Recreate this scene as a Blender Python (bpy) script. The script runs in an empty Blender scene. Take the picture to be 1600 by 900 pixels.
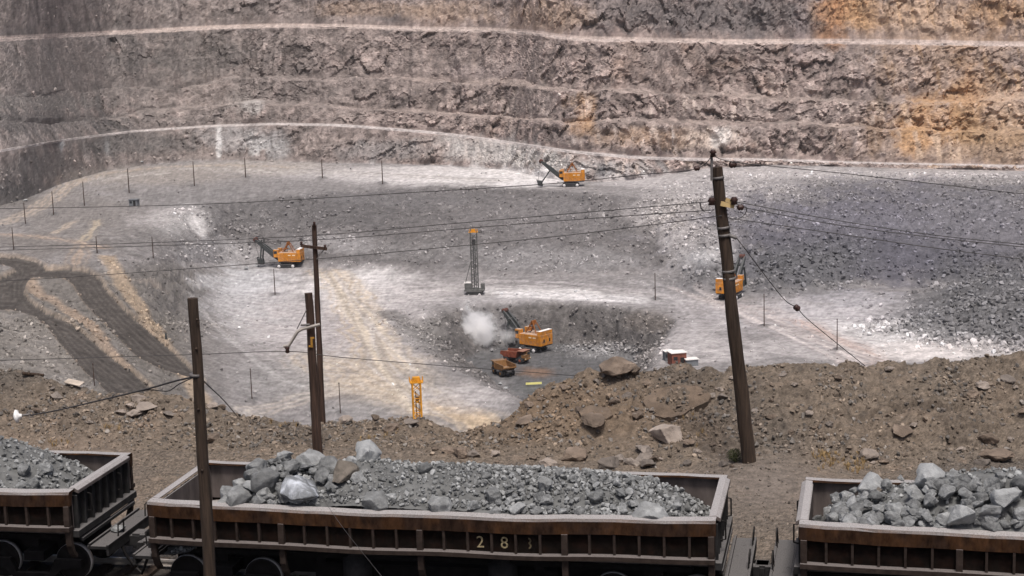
import bpy, bmesh, math, random
import numpy as np
from mathutils import Vector, Matrix, noise as mnoise

random.seed(7)
rng = np.random.default_rng(11)
S = bpy.context.scene
COL = S.collection

# ------------------------------------------------------------------ camera, sky, sun, exposure
CAM_Z = 12.6
FPX = 2500.0
PITCH = math.atan((450 - 29) / FPX)
cd = bpy.data.cameras.new('camera')
cam = bpy.data.objects.new('camera', cd)
COL.objects.link(cam)
ROLL = math.radians(1.8)
cam.matrix_world = Matrix.Translation((0, 0, CAM_Z)) @ Matrix.Rotation(math.pi / 2 - PITCH, 4, 'X') @ Matrix.Rotation(-ROLL, 4, 'Z')
cd.sensor_width = 36
cd.lens = 36 * FPX / 1600
cd.clip_start = 0.5
cd.clip_end = 6000
S.camera = cam

SUN_EL, SUN_AZ = math.radians(66), math.radians(172)     # azimuth measured from +Y towards +X
w = bpy.data.worlds.new('World')
S.world = w
w.use_nodes = True
nt = w.node_tree
sky = nt.nodes.new('ShaderNodeTexSky')
sky.sky_type = 'NISHITA'
sky.sun_disc = False
sky.sun_elevation = SUN_EL
sky.sun_rotation = SUN_AZ
sky.air_density = 0.55
sky.dust_density = 5.0
sky.ozone_density = 1.0
bg = nt.nodes['Background']
bg.inputs['Strength'].default_value = 0.06
nt.links.new(sky.outputs[0], bg.inputs['Color'])

sl = bpy.data.lights.new('sun', 'SUN')
sl.energy = 1.5
sl.angle = math.radians(11)
sl.color = (1.0, 0.95, 0.9)
sun = bpy.data.objects.new('sun', sl)
COL.objects.link(sun)
sd = Vector((math.sin(SUN_AZ) * math.cos(SUN_EL), math.cos(SUN_AZ) * math.cos(SUN_EL), math.sin(SUN_EL)))
sun.rotation_euler = sd.to_track_quat('Z', 'Y').to_euler()
sun.location = (-60, 60, 120)

S.view_settings.view_transform = 'Standard'
S.view_settings.look = 'None'
S.view_settings.exposure = 1.1
S.view_settings.gamma = 1
S.view_settings.use_curve_mapping = False
S.cycles.use_denoising = True
S.cycles.max_bounces = 14
S.cycles.diffuse_bounces = 4
S.cycles.volume_bounces = 14

# ------------------------------------------------------------------ helpers: pixels of the photo to points of the place
SP, CP = math.sin(PITCH), math.cos(PITCH)
SR, CR = math.sin(ROLL), math.cos(ROLL)
def ray(px, py):
    px = np.asarray(px, float); py = np.asarray(py, float)
    a, b = px - 800, 450 - py
    a, b = a * CR + b * SR, -a * SR + b * CR
    return np.stack([a, FPX * CP + b * SP, -FPX * SP + b * CP], -1)
def at_z(px, py, z):
    r = ray(px, py)
    t = (np.asarray(z, float) - CAM_Z) / r[..., 2]
    return r * t[..., None] + np.array([0, 0, CAM_Z])
def at_y(px, py, Y):
    r = ray(px, py)
    t = np.asarray(Y, float) / r[..., 1]
    return r * t[..., None] + np.array([0, 0, CAM_Z])
def proj(P):
    x, y, z = P[..., 0], P[..., 1], P[..., 2] - CAM_Z
    d = y * CP - z * SP
    a, b = FPX * x / d, FPX * (y * SP + z * CP) / d
    return 800 + a * CR - b * SR, 450 - (a * SR + b * CR), d

# ------------------------------------------------------------------ helpers: noise
_perm = rng.permutation(256)
_perm = np.concatenate([_perm, _perm, _perm])
_grad = rng.normal(size=(256, 3)); _grad /= np.linalg.norm(_grad, axis=1)[:, None]
_grad = _grad.astype(np.float32)
def perlin(P):
    sh = P.shape[:-1]
    P = P.reshape(-1, 3)
    F = np.floor(P)
    I = F.astype(np.int64) & 255
    f = (P - F).astype(np.float32)
    u = f * f * f * (f * (f * 6 - 15) + 10)
    out = np.zeros(len(P), np.float32)
    for dx in (0, 1):
        wx = u[:, 0] if dx else 1 - u[:, 0]
        px = _perm[I[:, 0] + dx]
        for dy in (0, 1):
            wy = u[:, 1] if dy else 1 - u[:, 1]
            py = _perm[px + I[:, 1] + dy]
            for dz in (0, 1):
                wz = u[:, 2] if dz else 1 - u[:, 2]
                g = _grad[_perm[py + I[:, 2] + dz]]
                d = g[:, 0] * (f[:, 0] - dx) + g[:, 1] * (f[:, 1] - dy) + g[:, 2] * (f[:, 2] - dz)
                out += wx * wy * wz * d
    return (out * 1.5).reshape(sh)
def fbm(P, freq, octs=4, gain=0.5, ridged=False, off=0.0):
    P = np.asarray(P, float) * np.asarray(freq, float) + off + 40.0
    a, s, tot = 1.0, 0.0, 0.0
    for _ in range(octs):
        n = perlin(P)
        if ridged: n = 1 - 2 * np.abs(n)
        s = s + a * n; tot += a; a *= gain
        P = P * 2.03 + 17.1
    return s / tot
_jit3 = rng.random((256, 3)).astype(np.float32); _rid = rng.uniform(-1, 1, 256).astype(np.float32); _tilt = rng.normal(0, .45, (256, 3)).astype(np.float32)
def facets(P, size, jitter=0.9):      # broken-rock blocks: every cell is a tilted facet; also returns the cell's own random number and how near its edge is
    Q = (np.asarray(P, float) / np.asarray(size, float)).reshape(-1, 3)
    F = np.floor(Q); I = F.astype(np.int64); f = (Q - F).astype(np.float32)
    b1 = np.full(len(Q), 9., np.float32); b2 = b1.copy(); bid = np.zeros(len(Q), np.int64); bd = np.zeros((len(Q), 3), np.float32)
    for dx in (-1, 0, 1):
        for dy in (-1, 0, 1):
            for dz in (-1, 0, 1):
                h = _perm[_perm[_perm[(I[:, 0] + dx) & 255] + ((I[:, 1] + dy) & 255)] + ((I[:, 2] + dz) & 255)]
                d = f - (np.array([dx, dy, dz], np.float32) + .5 + (_jit3[h] - .5) * jitter)
                r = np.einsum('ij,ij->i', d, d)
                m = r < b1
                b2 = np.where(m, b1, np.minimum(b2, r)); b1 = np.where(m, r, b1); bid = np.where(m, h, bid); bd[m] = d[m]
    sh = np.shape(P)[:-1]
    v = _rid[bid] * .5 + np.einsum('ij,ij->i', bd, _tilt[bid])
    return v.reshape(sh), _rid[bid].reshape(sh), (np.sqrt(b2) - np.sqrt(b1)).reshape(sh)
def sstep(a, b, x):
    t = np.clip((x - a) / (b - a), 0, 1)
    return t * t * (3 - 2 * t)
def seg_dist(X, Y, poly, closed=False):
    d = np.full(X.shape, 1e9)
    n = len(poly)
    for i in range(n if closed else n - 1):
        ax, ay = poly[i]; bx, by = poly[(i + 1) % n]
        vx, vy = bx - ax, by - ay
        t = np.clip(((X - ax) * vx + (Y - ay) * vy) / (vx * vx + vy * vy + 1e-9), 0, 1)
        d = np.minimum(d, np.hypot(X - ax - t * vx, Y - ay - t * vy))
    return d
def in_poly(X, Y, poly):
    r = np.zeros(X.shape, bool)
    n = len(poly)
    for i in range(n):
        ax, ay = poly[i]; bx, by = poly[(i + 1) % n]
        if ay == by: continue
        c = ((ay > Y) != (by > Y)) & (X < (bx - ax) * (Y - ay) / (by - ay) + ax)
        r ^= c
    return r
def sdist(X, Y, poly):
    d = seg_dist(X, Y, poly, True)
    return np.where(in_poly(X, Y, poly), d, -d)

# ------------------------------------------------------------------ helpers: materials
def mat(name, base, rough=0.9, metallic=0.0, var=0.35, scale=3.0, bump=0.3, bscale=None, attr=None, dust=None, second=None, second_scale=1.0, second_amt=0.5, rnd=0.0, stretch=(1, 1, 1), bdist=0.05, dust_amt=0.85, spec=0.25):
    m = bpy.data.materials.new(name)
    m.use_nodes = True
    t = m.node_tree; N = t.nodes; L = t.links
    b = N['Principled BSDF']
    b.inputs['Roughness'].default_value = rough
    b.inputs['Metallic'].default_value = metallic
    b.inputs['Specular IOR Level'].default_value = spec
    tc = N.new('ShaderNodeTexCoord')
    mp = N.new('ShaderNodeMapping'); mp.inputs['Scale'].default_value = stretch
    L.new(tc.outputs['Object'], mp.inputs['Vector'])
    if attr:
        at = N.new('ShaderNodeAttribute'); at.attribute_name = attr
        col = at.outputs['Color']
    else:
        rgb = N.new('ShaderNodeRGB'); rgb.outputs[0].default_value = (*base, 1)
        col = rgb.outputs[0]
    def tex(sc, det=6, rg=0.62):
        n = N.new('ShaderNodeTexNoise'); n.inputs['Scale'].default_value = sc
        n.inputs['Detail'].default_value = det; n.inputs['Roughness'].default_value = rg
        L.new(mp.outputs[0], n.inputs['Vector'])
        return n
    def mix(c1, c2, fac, mode='MIX'):
        x = N.new('ShaderNodeMix'); x.data_type = 'RGBA'; x.blend_type = mode
        for s, v in ((6, c1), (7, c2)):
            if isinstance(v, tuple): x.inputs[s].default_value = (*v, 1)
            else: L.new(v, x.inputs[s])
        if isinstance(fac, float): x.inputs[0].default_value = fac
        else: L.new(fac, x.inputs[0])
        return x.outputs[2]
    if second:
        n2 = tex(second_scale, 5)
        r2 = N.new('ShaderNodeMapRange'); r2.inputs[1].default_value = 0.45; r2.inputs[2].default_value = 0.62
        r2.inputs[3].default_value = 0; r2.inputs[4].default_value = second_amt
        L.new(n2.outputs['Fac'], r2.inputs[0])
        col = mix(col, second, r2.outputs[0])
    n1 = tex(scale)
    r1 = N.new('ShaderNodeMapRange'); r1.inputs[1].default_value = 0.3; r1.inputs[2].default_value = 0.7
    r1.inputs[3].default_value = 1 - var; r1.inputs[4].default_value = 1 + var
    L.new(n1.outputs['Fac'], r1.inputs[0])
    val = r1.outputs[0]
    if rnd:
        oi = N.new('ShaderNodeObjectInfo')
        rr = N.new('ShaderNodeMapRange'); rr.inputs[3].default_value = 1 - rnd; rr.inputs[4].default_value = 1 + rnd
        L.new(oi.outputs['Random'], rr.inputs[0])
        mu = N.new('ShaderNodeMath'); mu.operation = 'MULTIPLY'
        L.new(val, mu.inputs[0]); L.new(rr.outputs[0], mu.inputs[1]); val = mu.outputs[0]
    vm = N.new('ShaderNodeVectorMath'); vm.operation = 'SCALE'
    L.new(col, vm.inputs[0]); L.new(val, vm.inputs['Scale'])
    col = vm.outputs[0]
    if dust:      # dust that has settled on upward faces
        g = N.new('ShaderNodeNewGeometry'); sx = N.new('ShaderNodeSeparateXYZ')
        L.new(g.outputs['Normal'], sx.inputs[0])
        rd = N.new('ShaderNodeMapRange'); rd.inputs[1].default_value = 0.55; rd.inputs[2].default_value = 0.95
        rd.inputs[4].default_value = dust_amt
        L.new(sx.outputs['Z'], rd.inputs[0])
        nd = tex(scale * 1.7, 5)
        rn = N.new('ShaderNodeMapRange'); rn.inputs[1].default_value = 0.1; rn.inputs[2].default_value = 0.40
        L.new(nd.outputs['Fac'], rn.inputs[0])
        mu = N.new('ShaderNodeMath'); mu.operation = 'MULTIPLY'
        L.new(rd.outputs[0], mu.inputs[0]); L.new(rn.outputs[0], mu.inputs[1])
        gr_ = tex(38, 3, .7); rg_ = N.new('ShaderNodeMapRange'); rg_.inputs[1].default_value = .3; rg_.inputs[2].default_value = .7; rg_.inputs[3].default_value = .6; rg_.inputs[4].default_value = 1.3
        L.new(gr_.outputs['Fac'], rg_.inputs[0]); dv = N.new('ShaderNodeVectorMath'); dv.operation = 'SCALE'; dv.inputs[0].default_value = dust; L.new(rg_.outputs[0], dv.inputs['Scale'])
        col = mix(col, dv.outputs[0], mu.outputs[0])
    L.new(col, b.inputs['Base Color'])
    if bump:
        nb = tex(bscale or scale * 2.5, 8, 0.7)
        bp = N.new('ShaderNodeBump'); bp.inputs['Strength'].default_value = bump; bp.inputs['Distance'].default_value = bdist
        L.new(nb.outputs['Fac'], bp.inputs['Height']); L.new(bp.outputs[0], b.inputs['Normal'])
    return m

M = {}
M['pit'] = mat('pit_rock', (1, 1, 1), 1.0, var=0.30, scale=0.35, bump=0.8, bscale=0.8, attr='Col', bdist=0.8)
M['wall'] = mat('wall_rock', (1, 1, 1), 1.0, var=0.25, scale=0.3, bump=0.5, bscale=0.9, attr='Col', bdist=0.7)
M['dirt'] = mat('dirt', (1, 1, 1), 1.0, var=0.38, scale=5, bump=0.9, bscale=9, attr='Col', bdist=0.06)
M['rubble'] = mat('rubble_rock', (1, 1, 1), 1.0, var=0.25, scale=2, bump=0.3, attr='Col')
M['ore'] = mat('ore_rock', (0.20, 0.205, 0.205), 0.85, var=0.34, scale=4, bump=0.85, bscale=8, rnd=0.30, second=(0.31, 0.318, 0.318), second_scale=1.1, second_amt=0.45, bdist=0.06)
M['ore_vein'] = mat('ore_rock_veined', (0.17, 0.18, 0.19), 0.7, var=0.3, scale=4, bump=0.85, bscale=7, second=(0.50, 0.53, 0.58), second_scale=2.6, second_amt=0.9, bdist=0.06, stretch=(1, 2.5, .8))
M['ore_pale'] = mat('pale_ore_rock', (0.31, 0.318, 0.32), 0.85, var=0.28, scale=4, bump=0.85, bscale=8, second=(0.22, 0.228, 0.23), second_scale=1.3, bdist=0.06)
M['ore_brown'] = mat('brown_stained_ore_rock', (0.14, 0.122, 0.103), 0.9, var=0.34, scale=4, bump=0.7, bscale=3.5, bdist=0.12)
M['brock'] = mat('brown_rock', (0.165, 0.128, 0.10), 0.95, var=0.35, scale=1.4, bump=0.8, bscale=3.5, rnd=0.35, second=(0.24, 0.19, 0.15), second_scale=0.9, bdist=0.12)
M['grock'] = mat('grey_bank_rock', (0.20, 0.172, 0.150), 0.95, var=0.3, scale=1.4, bump=0.8, bscale=3.5, rnd=0.35, bdist=0.12)
M['prock'] = mat('pale_bank_rock', (0.29, 0.245, 0.21), 0.95, var=0.3, scale=1.4, bump=0.7, bscale=3.5, rnd=0.2, bdist=0.12)
DUST = (0.36, 0.345, 0.34)
M['rail'] = mat('rusty_top_rail', (0.032, 0.018, 0.012), 0.85, var=0.6, scale=7, bump=0.4, bscale=22, dust=DUST, second=(0.062, 0.029, 0.013), second_scale=2.6, second_amt=0.8, stretch=(1, 1, .45), bdist=0.015, spec=0.06)
M['panel'] = mat('dark_rust_panel', (0.007, 0.005, 0.004), 0.85, var=0.6, scale=5, bump=0.3, bscale=14, dust=(0.22, 0.2, 0.19), second=(0.014, 0.0062, 0.004), second_scale=4, bdist=0.02, spec=0.06)
M['rib'] = mat('worn_rib_steel', (0.034, 0.025, 0.021), 0.8, var=0.4, scale=6, bump=0.2, dust=(0.17, 0.152, 0.145), bdist=0.02, spec=0.06)
M['inner'] = mat('scraped_inner_plate', (0.095, 0.08, 0.075), 0.6, var=0.4, scale=2.5, bump=0.25, bscale=9, dust=DUST, second=(0.15, 0.125, 0.115), second_scale=1.6, stretch=(1, 1, 0.35), bdist=0.02, spec=0.06)
M['endsteel'] = mat('grey_end_steel', (0.026, 0.025, 0.025), 0.75, var=0.4, scale=4, bump=0.2, dust=(0.14, 0.133, 0.13), bdist=0.02, spec=0.06)
M['under'] = mat('black_underframe', (0.012, 0.011, 0.011), 0.8, var=0.4, scale=4, bump=0.2, dust=(0.06, 0.056, 0.053), bdist=0.02, dust_amt=0.6, spec=0.06)
M['wheel'] = mat('worn_wheel_steel', (0.018, 0.016, 0.015), 0.7, 0.0, var=0.3, scale=5, bump=0.1, spec=0.06)
M['tread'] = mat('bright_tread_steel', (0.55, 0.53, 0.52), 0.45, 0.2, var=0.15, scale=5, bump=0)
M['paintnum'] = mat('faded_yellow_paint', (0.25, 0.205, 0.12), 0.8, var=0.8, scale=18, bump=0)
M['paintnum2'] = mat('worn_off_paint', (0.10, 0.078, 0.045), 0.8, var=0.7, scale=14, bump=0)
M['wood'] = mat('weathered_pole_wood', (0.056, 0.038, 0.027), 0.9, var=0.5, scale=4, bump=0.9, bscale=9, second=(0.03, 0.021, 0.016), second_scale=5, second_amt=0.8, stretch=(3.5, 3.5, 0.22), bdist=0.03)
M['wood2'] = mat('reddish_pole_wood', (0.062, 0.037, 0.027), 0.9, var=0.5, scale=4, bump=0.9, bscale=9, second=(0.033, 0.022, 0.018), second_scale=5, second_amt=0.8, stretch=(3.5, 3.5, 0.22), bdist=0.03)
M['board'] = mat('pale_board', (0.42, 0.36, 0.30), 0.9, var=0.3, scale=4, bump=0.3)
M['steel'] = mat('grey_steel', (0.14, 0.13, 0.125), 0.6, 0.2, var=0.3, scale=5, bump=0.1)
M['palesteel'] = mat('galvanised_steel', (0.34, 0.31, 0.28), 0.5, 0.2, var=0.2, scale=5, bump=0.1)
M['wire'] = mat('dark_wire', (0.06, 0.056, 0.056), 0.7, var=0.2, bump=0)
M['insul'] = mat('brown_insulator', (0.05, 0.028, 0.024), 0.35, var=0.3, bump=0)
M['white'] = mat('white_porcelain', (0.75, 0.74, 0.72), 0.3, var=0.08, bump=0)
M['amber'] = mat('pale_yellow_bracket', (0.5, 0.36, 0.17), 0.6, var=0.2, bump=0)
M['ochre'] = mat('ochre_paint', (0.33, 0.17, 0.03), 0.8, var=0.4, scale=12, bump=0)
M['orange'] = mat('orange_machine_paint', (0.58, 0.22, 0.016), 0.65, var=0.3, scale=0.9, bump=0, dust=(0.42, 0.34, 0.28), second=(0.33, 0.165, 0.075), second_scale=0.8, second_amt=0.75)
M['roof_dust'] = mat('dusty_machine_roof', (0.42, 0.30, 0.22), 0.9, var=0.3, scale=0.9, bump=0)
M['tip'] = mat('grimy_red_sheave', (0.10, 0.04, 0.03), 0.8, var=.3, bump=0)
M['rustred'] = mat('rusty_gantry', (0.26, 0.09, 0.02), 0.8, var=0.3, scale=1.5, bump=0)
M['boom'] = mat('dark_boom_steel', (0.05, 0.055, 0.055), 0.7, var=0.3, scale=1.0, bump=0, dust=(0.14, 0.14, 0.14))
M['track'] = mat('crawler_steel', (0.035, 0.035, 0.036), 0.8, var=0.3, scale=1.0, bump=0, dust=(0.3, 0.29, 0.29))
M['idler'] = mat('polished_idler', (0.6, 0.58, 0.57), 0.6, 0.0, var=0.1, scale=1, bump=0)
M['glass'] = mat('dark_cab_glass', (0.03, 0.035, 0.04), 0.15, var=0.1, bump=0)
M['sign'] = mat('pale_lettering', (0.75, 0.68, 0.5), 0.7, var=0.1, bump=0)
M['bedred'] = mat('worn_red_bed', (0.20, 0.055, 0.03), 0.8, var=0.35, scale=1.2, bump=0, dust=(0.3, 0.17, 0.12))
M['bedyellow'] = mat('worn_ochre_bed', (0.20, 0.10, 0.035), 0.8, var=0.35, scale=1.2, bump=0, dust=(0.22, 0.15, 0.10))
M['tyre'] = mat('tyre_rubber', (0.03, 0.03, 0.031), 0.9, var=0.3, scale=1.5, bump=0)
M['yellow'] = mat('mast_yellow', (0.60, 0.27, 0.02), 0.6, var=0.25, scale=1.2, bump=0)
M['paleyellow'] = mat('pale_yellow_board', (0.8, 0.75, 0.28), 0.7, var=0.1, bump=0)
M['mast'] = mat('grey_mast_steel', (0.11, 0.11, 0.105), 0.7, var=0.3, scale=1, bump=0)
M['hutred'] = mat('hut_red_brick', (0.19, 0.07, 0.048), 0.9, var=0.3, scale=1.5, bump=0)
M['hutgrey'] = mat('hut_grey_plate', (0.16, 0.17, 0.18), 0.8, var=0.2, scale=1, bump=0)
M['hutroof'] = mat('pale_roof_sheet', (0.72, 0.69, 0.66), 0.8, var=0.1, scale=1, bump=0)
M['dark'] = mat('dark_opening', (0.02, 0.02, 0.02), 0.9, var=0.1, bump=0)
M['leaf'] = mat('shrub_leaf', (0.05, 0.058, 0.025), 0.9, var=0.4, scale=9, bump=0)
M['straw'] = mat('dry_grass', (0.36, 0.25, 0.12), 0.9, var=0.4, scale=9, bump=0)

# ------------------------------------------------------------------ helpers: meshes and tagging
def tag(o, label=None, cat=None, group=None, kind=None):
    if label: o['label'] = label
    if cat: o['category'] = cat
    if group: o['group'] = group
    if kind: o['kind'] = kind
    return o
def empty(name, loc=(0, 0, 0), rz=0.0, label=None, cat=None, group=None):
    o = bpy.data.objects.new(name, None)
    o.empty_display_size = 0.3
    COL.objects.link(o)
    o.location = loc; o.rotation_euler = (0, 0, rz)
    return tag(o, label, cat, group)
def copy_tree(o, parent=None):
    c = o.copy(); COL.objects.link(c); c.parent = parent
    for ch in list(o.children): copy_tree(ch, c)
    return c
class MB:
    def __init__(s): s.v = []; s.f = []; s.sm = []
    def add(s, vs, fs, smooth=False):
        n = len(s.v); s.v += [tuple(map(float, v)) for v in vs]
        s.f += [tuple(i + n for i in f) for f in fs]; s.sm += [smooth] * len(fs)
        return s
    def box(s, c, d, R=None, taper=1.0):
        hx, hy, hz = d[0] / 2, d[1] / 2, d[2] / 2
        vs = []
        for z in (-1, 1):
            k = taper if z > 0 else 1.0
            for x, y in ((-1, -1), (1, -1), (1, 1), (-1, 1)):
                v = Vector((x * hx * k, y * hy * k, z * hz))
                if R is not None: v = R @ v
                vs.append((v.x + c[0], v.y + c[1], v.z + c[2]))
        return s.add(vs, [(3, 2, 1, 0), (4, 5, 6, 7), (0, 1, 5, 4), (1, 2, 6, 5), (2, 3, 7, 6), (3, 0, 4, 7)])
    def bar(s, a, b, wd, ht=None):
        a, b = Vector(a), Vector(b); d = b - a
        q = d.to_track_quat('X', 'Z').to_matrix()
        return s.box((a + b) / 2, (d.length, wd, ht or wd), q)
    def prism(s, pts, axis, a, b):     # polygon in the two other axes, swept from a to b along axis
        def mk(p, q):
            return {'x': (q, p[0], p[1]), 'y': (p[0], q, p[1]), 'z': (p[0], p[1], q)}[axis]
        n = len(pts)
        vs = [mk(p, a) for p in pts] + [mk(p, b) for p in pts]
        fs = [tuple(range(n))[::-1], tuple(range(n, 2 * n))] + [(i, (i + 1) % n, n + (i + 1) % n, n + i) for i in range(n)]
        return s.add(vs, fs)
    def tube(s, pts, r, n=6, smooth=True, cap=True):
        P = [Vector(p) for p in pts]; m = len(P)
        rs = r if isinstance(r, (list, tuple)) else [r] * m
        vs = []; u = None
        for i in range(m):
            t = (P[min(i + 1, m - 1)] - P[max(i - 1, 0)]).normalized()
            if u is None:
                u = t.orthogonal().normalized()
            else:
                u = (u - t * u.dot(t)).normalized()
            v = t.cross(u)
            for k in range(n):
                a = 2 * math.pi * k / n
                vs.append(P[i] + (u * math.cos(a) + v * math.sin(a)) * rs[i])
        fs = [(i * n + k, i * n + (k + 1) % n, (i + 1) * n + (k + 1) % n, (i + 1) * n + k) for i in range(m - 1) for k in range(n)]
        s.add(vs, fs, smooth)
        if cap:
            s.add(vs[:n], [tuple(range(n))[::-1]]); s.add(vs[-n:], [tuple(range(n))])
        return s
    def lathe(s, prof, c, axis=(0, 0, 1), n=20, smooth=True, cap=True):   # profile of (radius, height)
        q = Vector((0, 0, 1)).rotation_difference(Vector(axis)).to_matrix()
        vs = []
        for r, h in prof:
            for k in range(n):
                a = 2 * math.pi * k / n
                v = q @ Vector((r * math.cos(a), r * math.sin(a), h))
                vs.append((v.x + c[0], v.y + c[1], v.z + c[2]))
        m = len(prof)
        fs = [(i * n + k, i * n + (k + 1) % n, (i + 1) * n + (k + 1) % n, (i + 1) * n + k) for i in range(m - 1) for k in range(n)]
        s.add(vs, fs, smooth)
        if cap: s.add(vs[:n], [tuple(range(n))[::-1]]); s.add(vs[-n:], [tuple(range(n))])
        return s
    def build(s, name, m, parent=None, fn=None, bevel=0.0):
        me = bpy.data.meshes.new(name)
        vs = [fn(v) for v in s.v] if fn else s.v
        me.from_pydata(vs, [], s.f)
        me.polygons.foreach_set('use_smooth', s.sm)
        me.materials.append(m)
        me.update()
        o = bpy.data.objects.new(name, me)
        COL.objects.link(o)
        if parent: o.parent = parent
        if bevel:
            bv = o.modifiers.new('edge', 'BEVEL'); bv.width = bevel; bv.segments = 2; bv.limit_method = 'ANGLE'
        return o
def np_mesh(name, V, F, m, colors=None, smooth=True, loops=4):
    me = bpy.data.meshes.new(name)
    V = np.ascontiguousarray(V, np.float32); F = np.ascontiguousarray(F, np.int32)
    me.vertices.add(len(V)); me.vertices.foreach_set('co', V.ravel())
    me.loops.add(F.size); me.loops.foreach_set('vertex_index', F.ravel())
    me.polygons.add(len(F))
    me.polygons.foreach_set('loop_start', np.arange(0, F.size, loops, dtype=np.int32))
    me.polygons.foreach_set('use_smooth', np.full(len(F), smooth))
    if colors is not None:
        a = me.attributes.new('Col', 'FLOAT_COLOR', 'POINT')
        c4 = np.ones((len(V), 4), np.float32); c4[:, :3] = colors
        a.data.foreach_set('color', c4.ravel())
    me.materials.append(m)
    me.update(calc_edges=True)
    me.validate()
    o = bpy.data.objects.new(name, me)
    COL.objects.link(o)
    return o

# ------------------------------------------------------------------ the ground: near bank and the open pit
def smooth1(a, k):
    if k <= 0: return a
    x = np.arange(-3 * k, 3 * k + 1); g = np.exp(-0.5 * (x / k) ** 2); g /= g.sum()
    return np.convolve(np.pad(a, 3 * k, 'edge'), g, 'valid')
U = np.arange(-420, 2021, 2.0)
def cv(d, k=6):
    xs = sorted(d); return smooth1(np.interp(U, xs, [d[x] for x in xs]), k)
def jit(freq, amp, seed):
    return amp * fbm(np.stack([U * freq, 0 * U + seed, 0 * U], -1), 1.0, 4)
def loft(curves, rows):
    out = []; seg = []
    for i, n in enumerate(rows):
        t = np.linspace(0, 1, n, endpoint=False)
        out.append(curves[i][None] * (1 - t)[:, None, None] + curves[i + 1][None] * t[:, None, None])
        seg += [i + a for a in t]
    out.append(curves[-1][None]); seg.append(len(rows))
    return np.concatenate(out), np.array(seg)
def grid_faces(nr, nc):
    i = np.arange(nr - 1)[:, None] * nc + np.arange(nc - 1)[None]
    return np.stack([i, i + 1, i + nc + 1, i + nc], -1)

crest_y = cv({-420: 570, -100: 570, 0: 576, 40: 582, 80: 592, 130: 604, 200: 606, 240: 613, 300: 630, 330: 638, 400: 652, 450: 660, 520: 662, 600: 657,
              640: 657, 680: 662, 720: 672, 770: 666, 800: 655, 815: 634, 832: 613, 870: 600, 920: 585, 940: 583, 1000: 584, 1060: 574, 1130: 573, 1180: 573,
              1300: 571, 1400: 569, 1470: 566, 1540: 558, 1600: 552, 1700: 548, 2020: 545}, 4)
foot_y = cv({-420: 700, 0: 700, 300: 706, 500: 700, 700: 702, 800: 706, 850: 712, 1000: 722, 1150: 728, 1300: 735, 1450: 728, 1600: 715, 2020: 705}, 10)
crest_d = cv({-420: 5, 0: 4.2, 150: 3.8, 300: 3.2, 500: 2.6, 700: 2.6, 780: 3.2, 830: 4.2, 950: 4.8, 1200: 4.8, 1600: 4.8}, 8)
foot = at_z(U, foot_y, 0.0)
def at_Y_z(Y, z):
    p = at_y(U, 0 * U + 700, Y); p[:, 2] = z; return p
crest = at_y(U, crest_y, foot[:, 1] + crest_d)
drop = crest + np.array([0, 6.0, -5.2])
g0 = at_Y_z(0 * U + 15, 0 * U - 0.05); g1 = at_Y_z(0 * U + 32.5, 0 * U - 0.05)
FV, fseg = loft([g0, g1, foot, crest, drop], [24, 190, 190, 34])
nfr, nfc = FV.shape[:2]
sg = fseg[:, None] + 0 * U[None]
bank = sstep(1.85, 2.35, sg)
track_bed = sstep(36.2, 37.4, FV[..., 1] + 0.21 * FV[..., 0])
mound = sstep(780, 860, U)[None] * bank
Pn = FV.copy(); Pn[..., 2] *= 0.3
n_low = fbm(Pn, (0.35, 0.5, 0.5), 3)
n_mid = fbm(Pn, 1.3, 4, off=5)
n_rid = fbm(Pn, (0.75, 0.9, 0.9), 4, ridged=True, off=9)
n_fin = fbm(Pn, 6.0, 4, gain=0.6, off=3)
dz = 0.05 * n_low * (0.4 + track_bed) + bank * (0.30 * n_low + 0.20 * n_mid) + mound * 0.16 * (n_rid - 0.3) + (0.02 + 0.05 * bank) * n_fin + 0.025 * n_mid
_bs = int(np.searchsorted(fseg, 1.7))
_w = FV[_bs:] + .35 * fbm(FV[_bs:], .9, 3, off=201)[..., None]
cl1 = np.zeros(dz.shape); cl2 = np.zeros(dz.shape); cle = np.ones(dz.shape)
cl1[_bs:], _, cle[_bs:] = facets(_w, (1.5, 1.2, .8)); cl2[_bs:], _, _ = facets(_w, (.42, .4, .3))
_lumpy = sstep(-.25, .3, fbm(FV, .28, 3, off=211))
dz += bank * (.17 * mound + .06) * cl1 * (.3 + .7 * _lumpy) + bank * (.055 + .02 * mound) * cl2
dz *= 0.25 + 0.75 * track_bed
# ground swells up towards the far pole on the right
px0, py0, _ = proj(FV)
dz += 0.35 * np.exp(-((px0 - 1190) / 70) ** 2 - ((py0 - 740) / 26) ** 2)
FV[..., 2] += dz
FV[..., 1] -= mound * 0.15 * (n_rid - 0.3)
FX, FY, _ = proj(FV)
dcol = np.array([0.138, 0.112, 0.088])
base = np.ones(FV.shape) * dcol
def paint(C, wgt, col, amt=1.0):
    k = np.clip(wgt * amt, 0, 1)[..., None]
    return C * (1 - k) + np.array(col) * k
big = fbm(FV, 0.22, 4, off=31)
base = paint(base, sstep(0.0, 0.5, big), (0.160, 0.126, 0.096), 0.7)
base = paint(base, sstep(0.0, 0.5, -big), (0.090, 0.078, 0.067), 0.8)
base = base * (1 + (.17 + .12 * (1 - bank)) * rng.normal(0, 1, big.shape).clip(-2, 2.5))[..., None]
base = paint(base, sstep(0.15, 0.5, fbm(FV, 1.1, 4, off=77)), (0.215, 0.165, 0.125), 0.6)
base = paint(base, sstep(0.2, 0.5, fbm(FV, 2.6, 3, off=13)), (0.085, 0.075, 0.066), 0.6)
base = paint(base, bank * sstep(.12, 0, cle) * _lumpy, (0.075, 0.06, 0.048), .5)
base = paint(base, (1 - bank) * track_bed * sstep(250, 150, FX), (0.20, 0.155, 0.122), 0.5)
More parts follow.
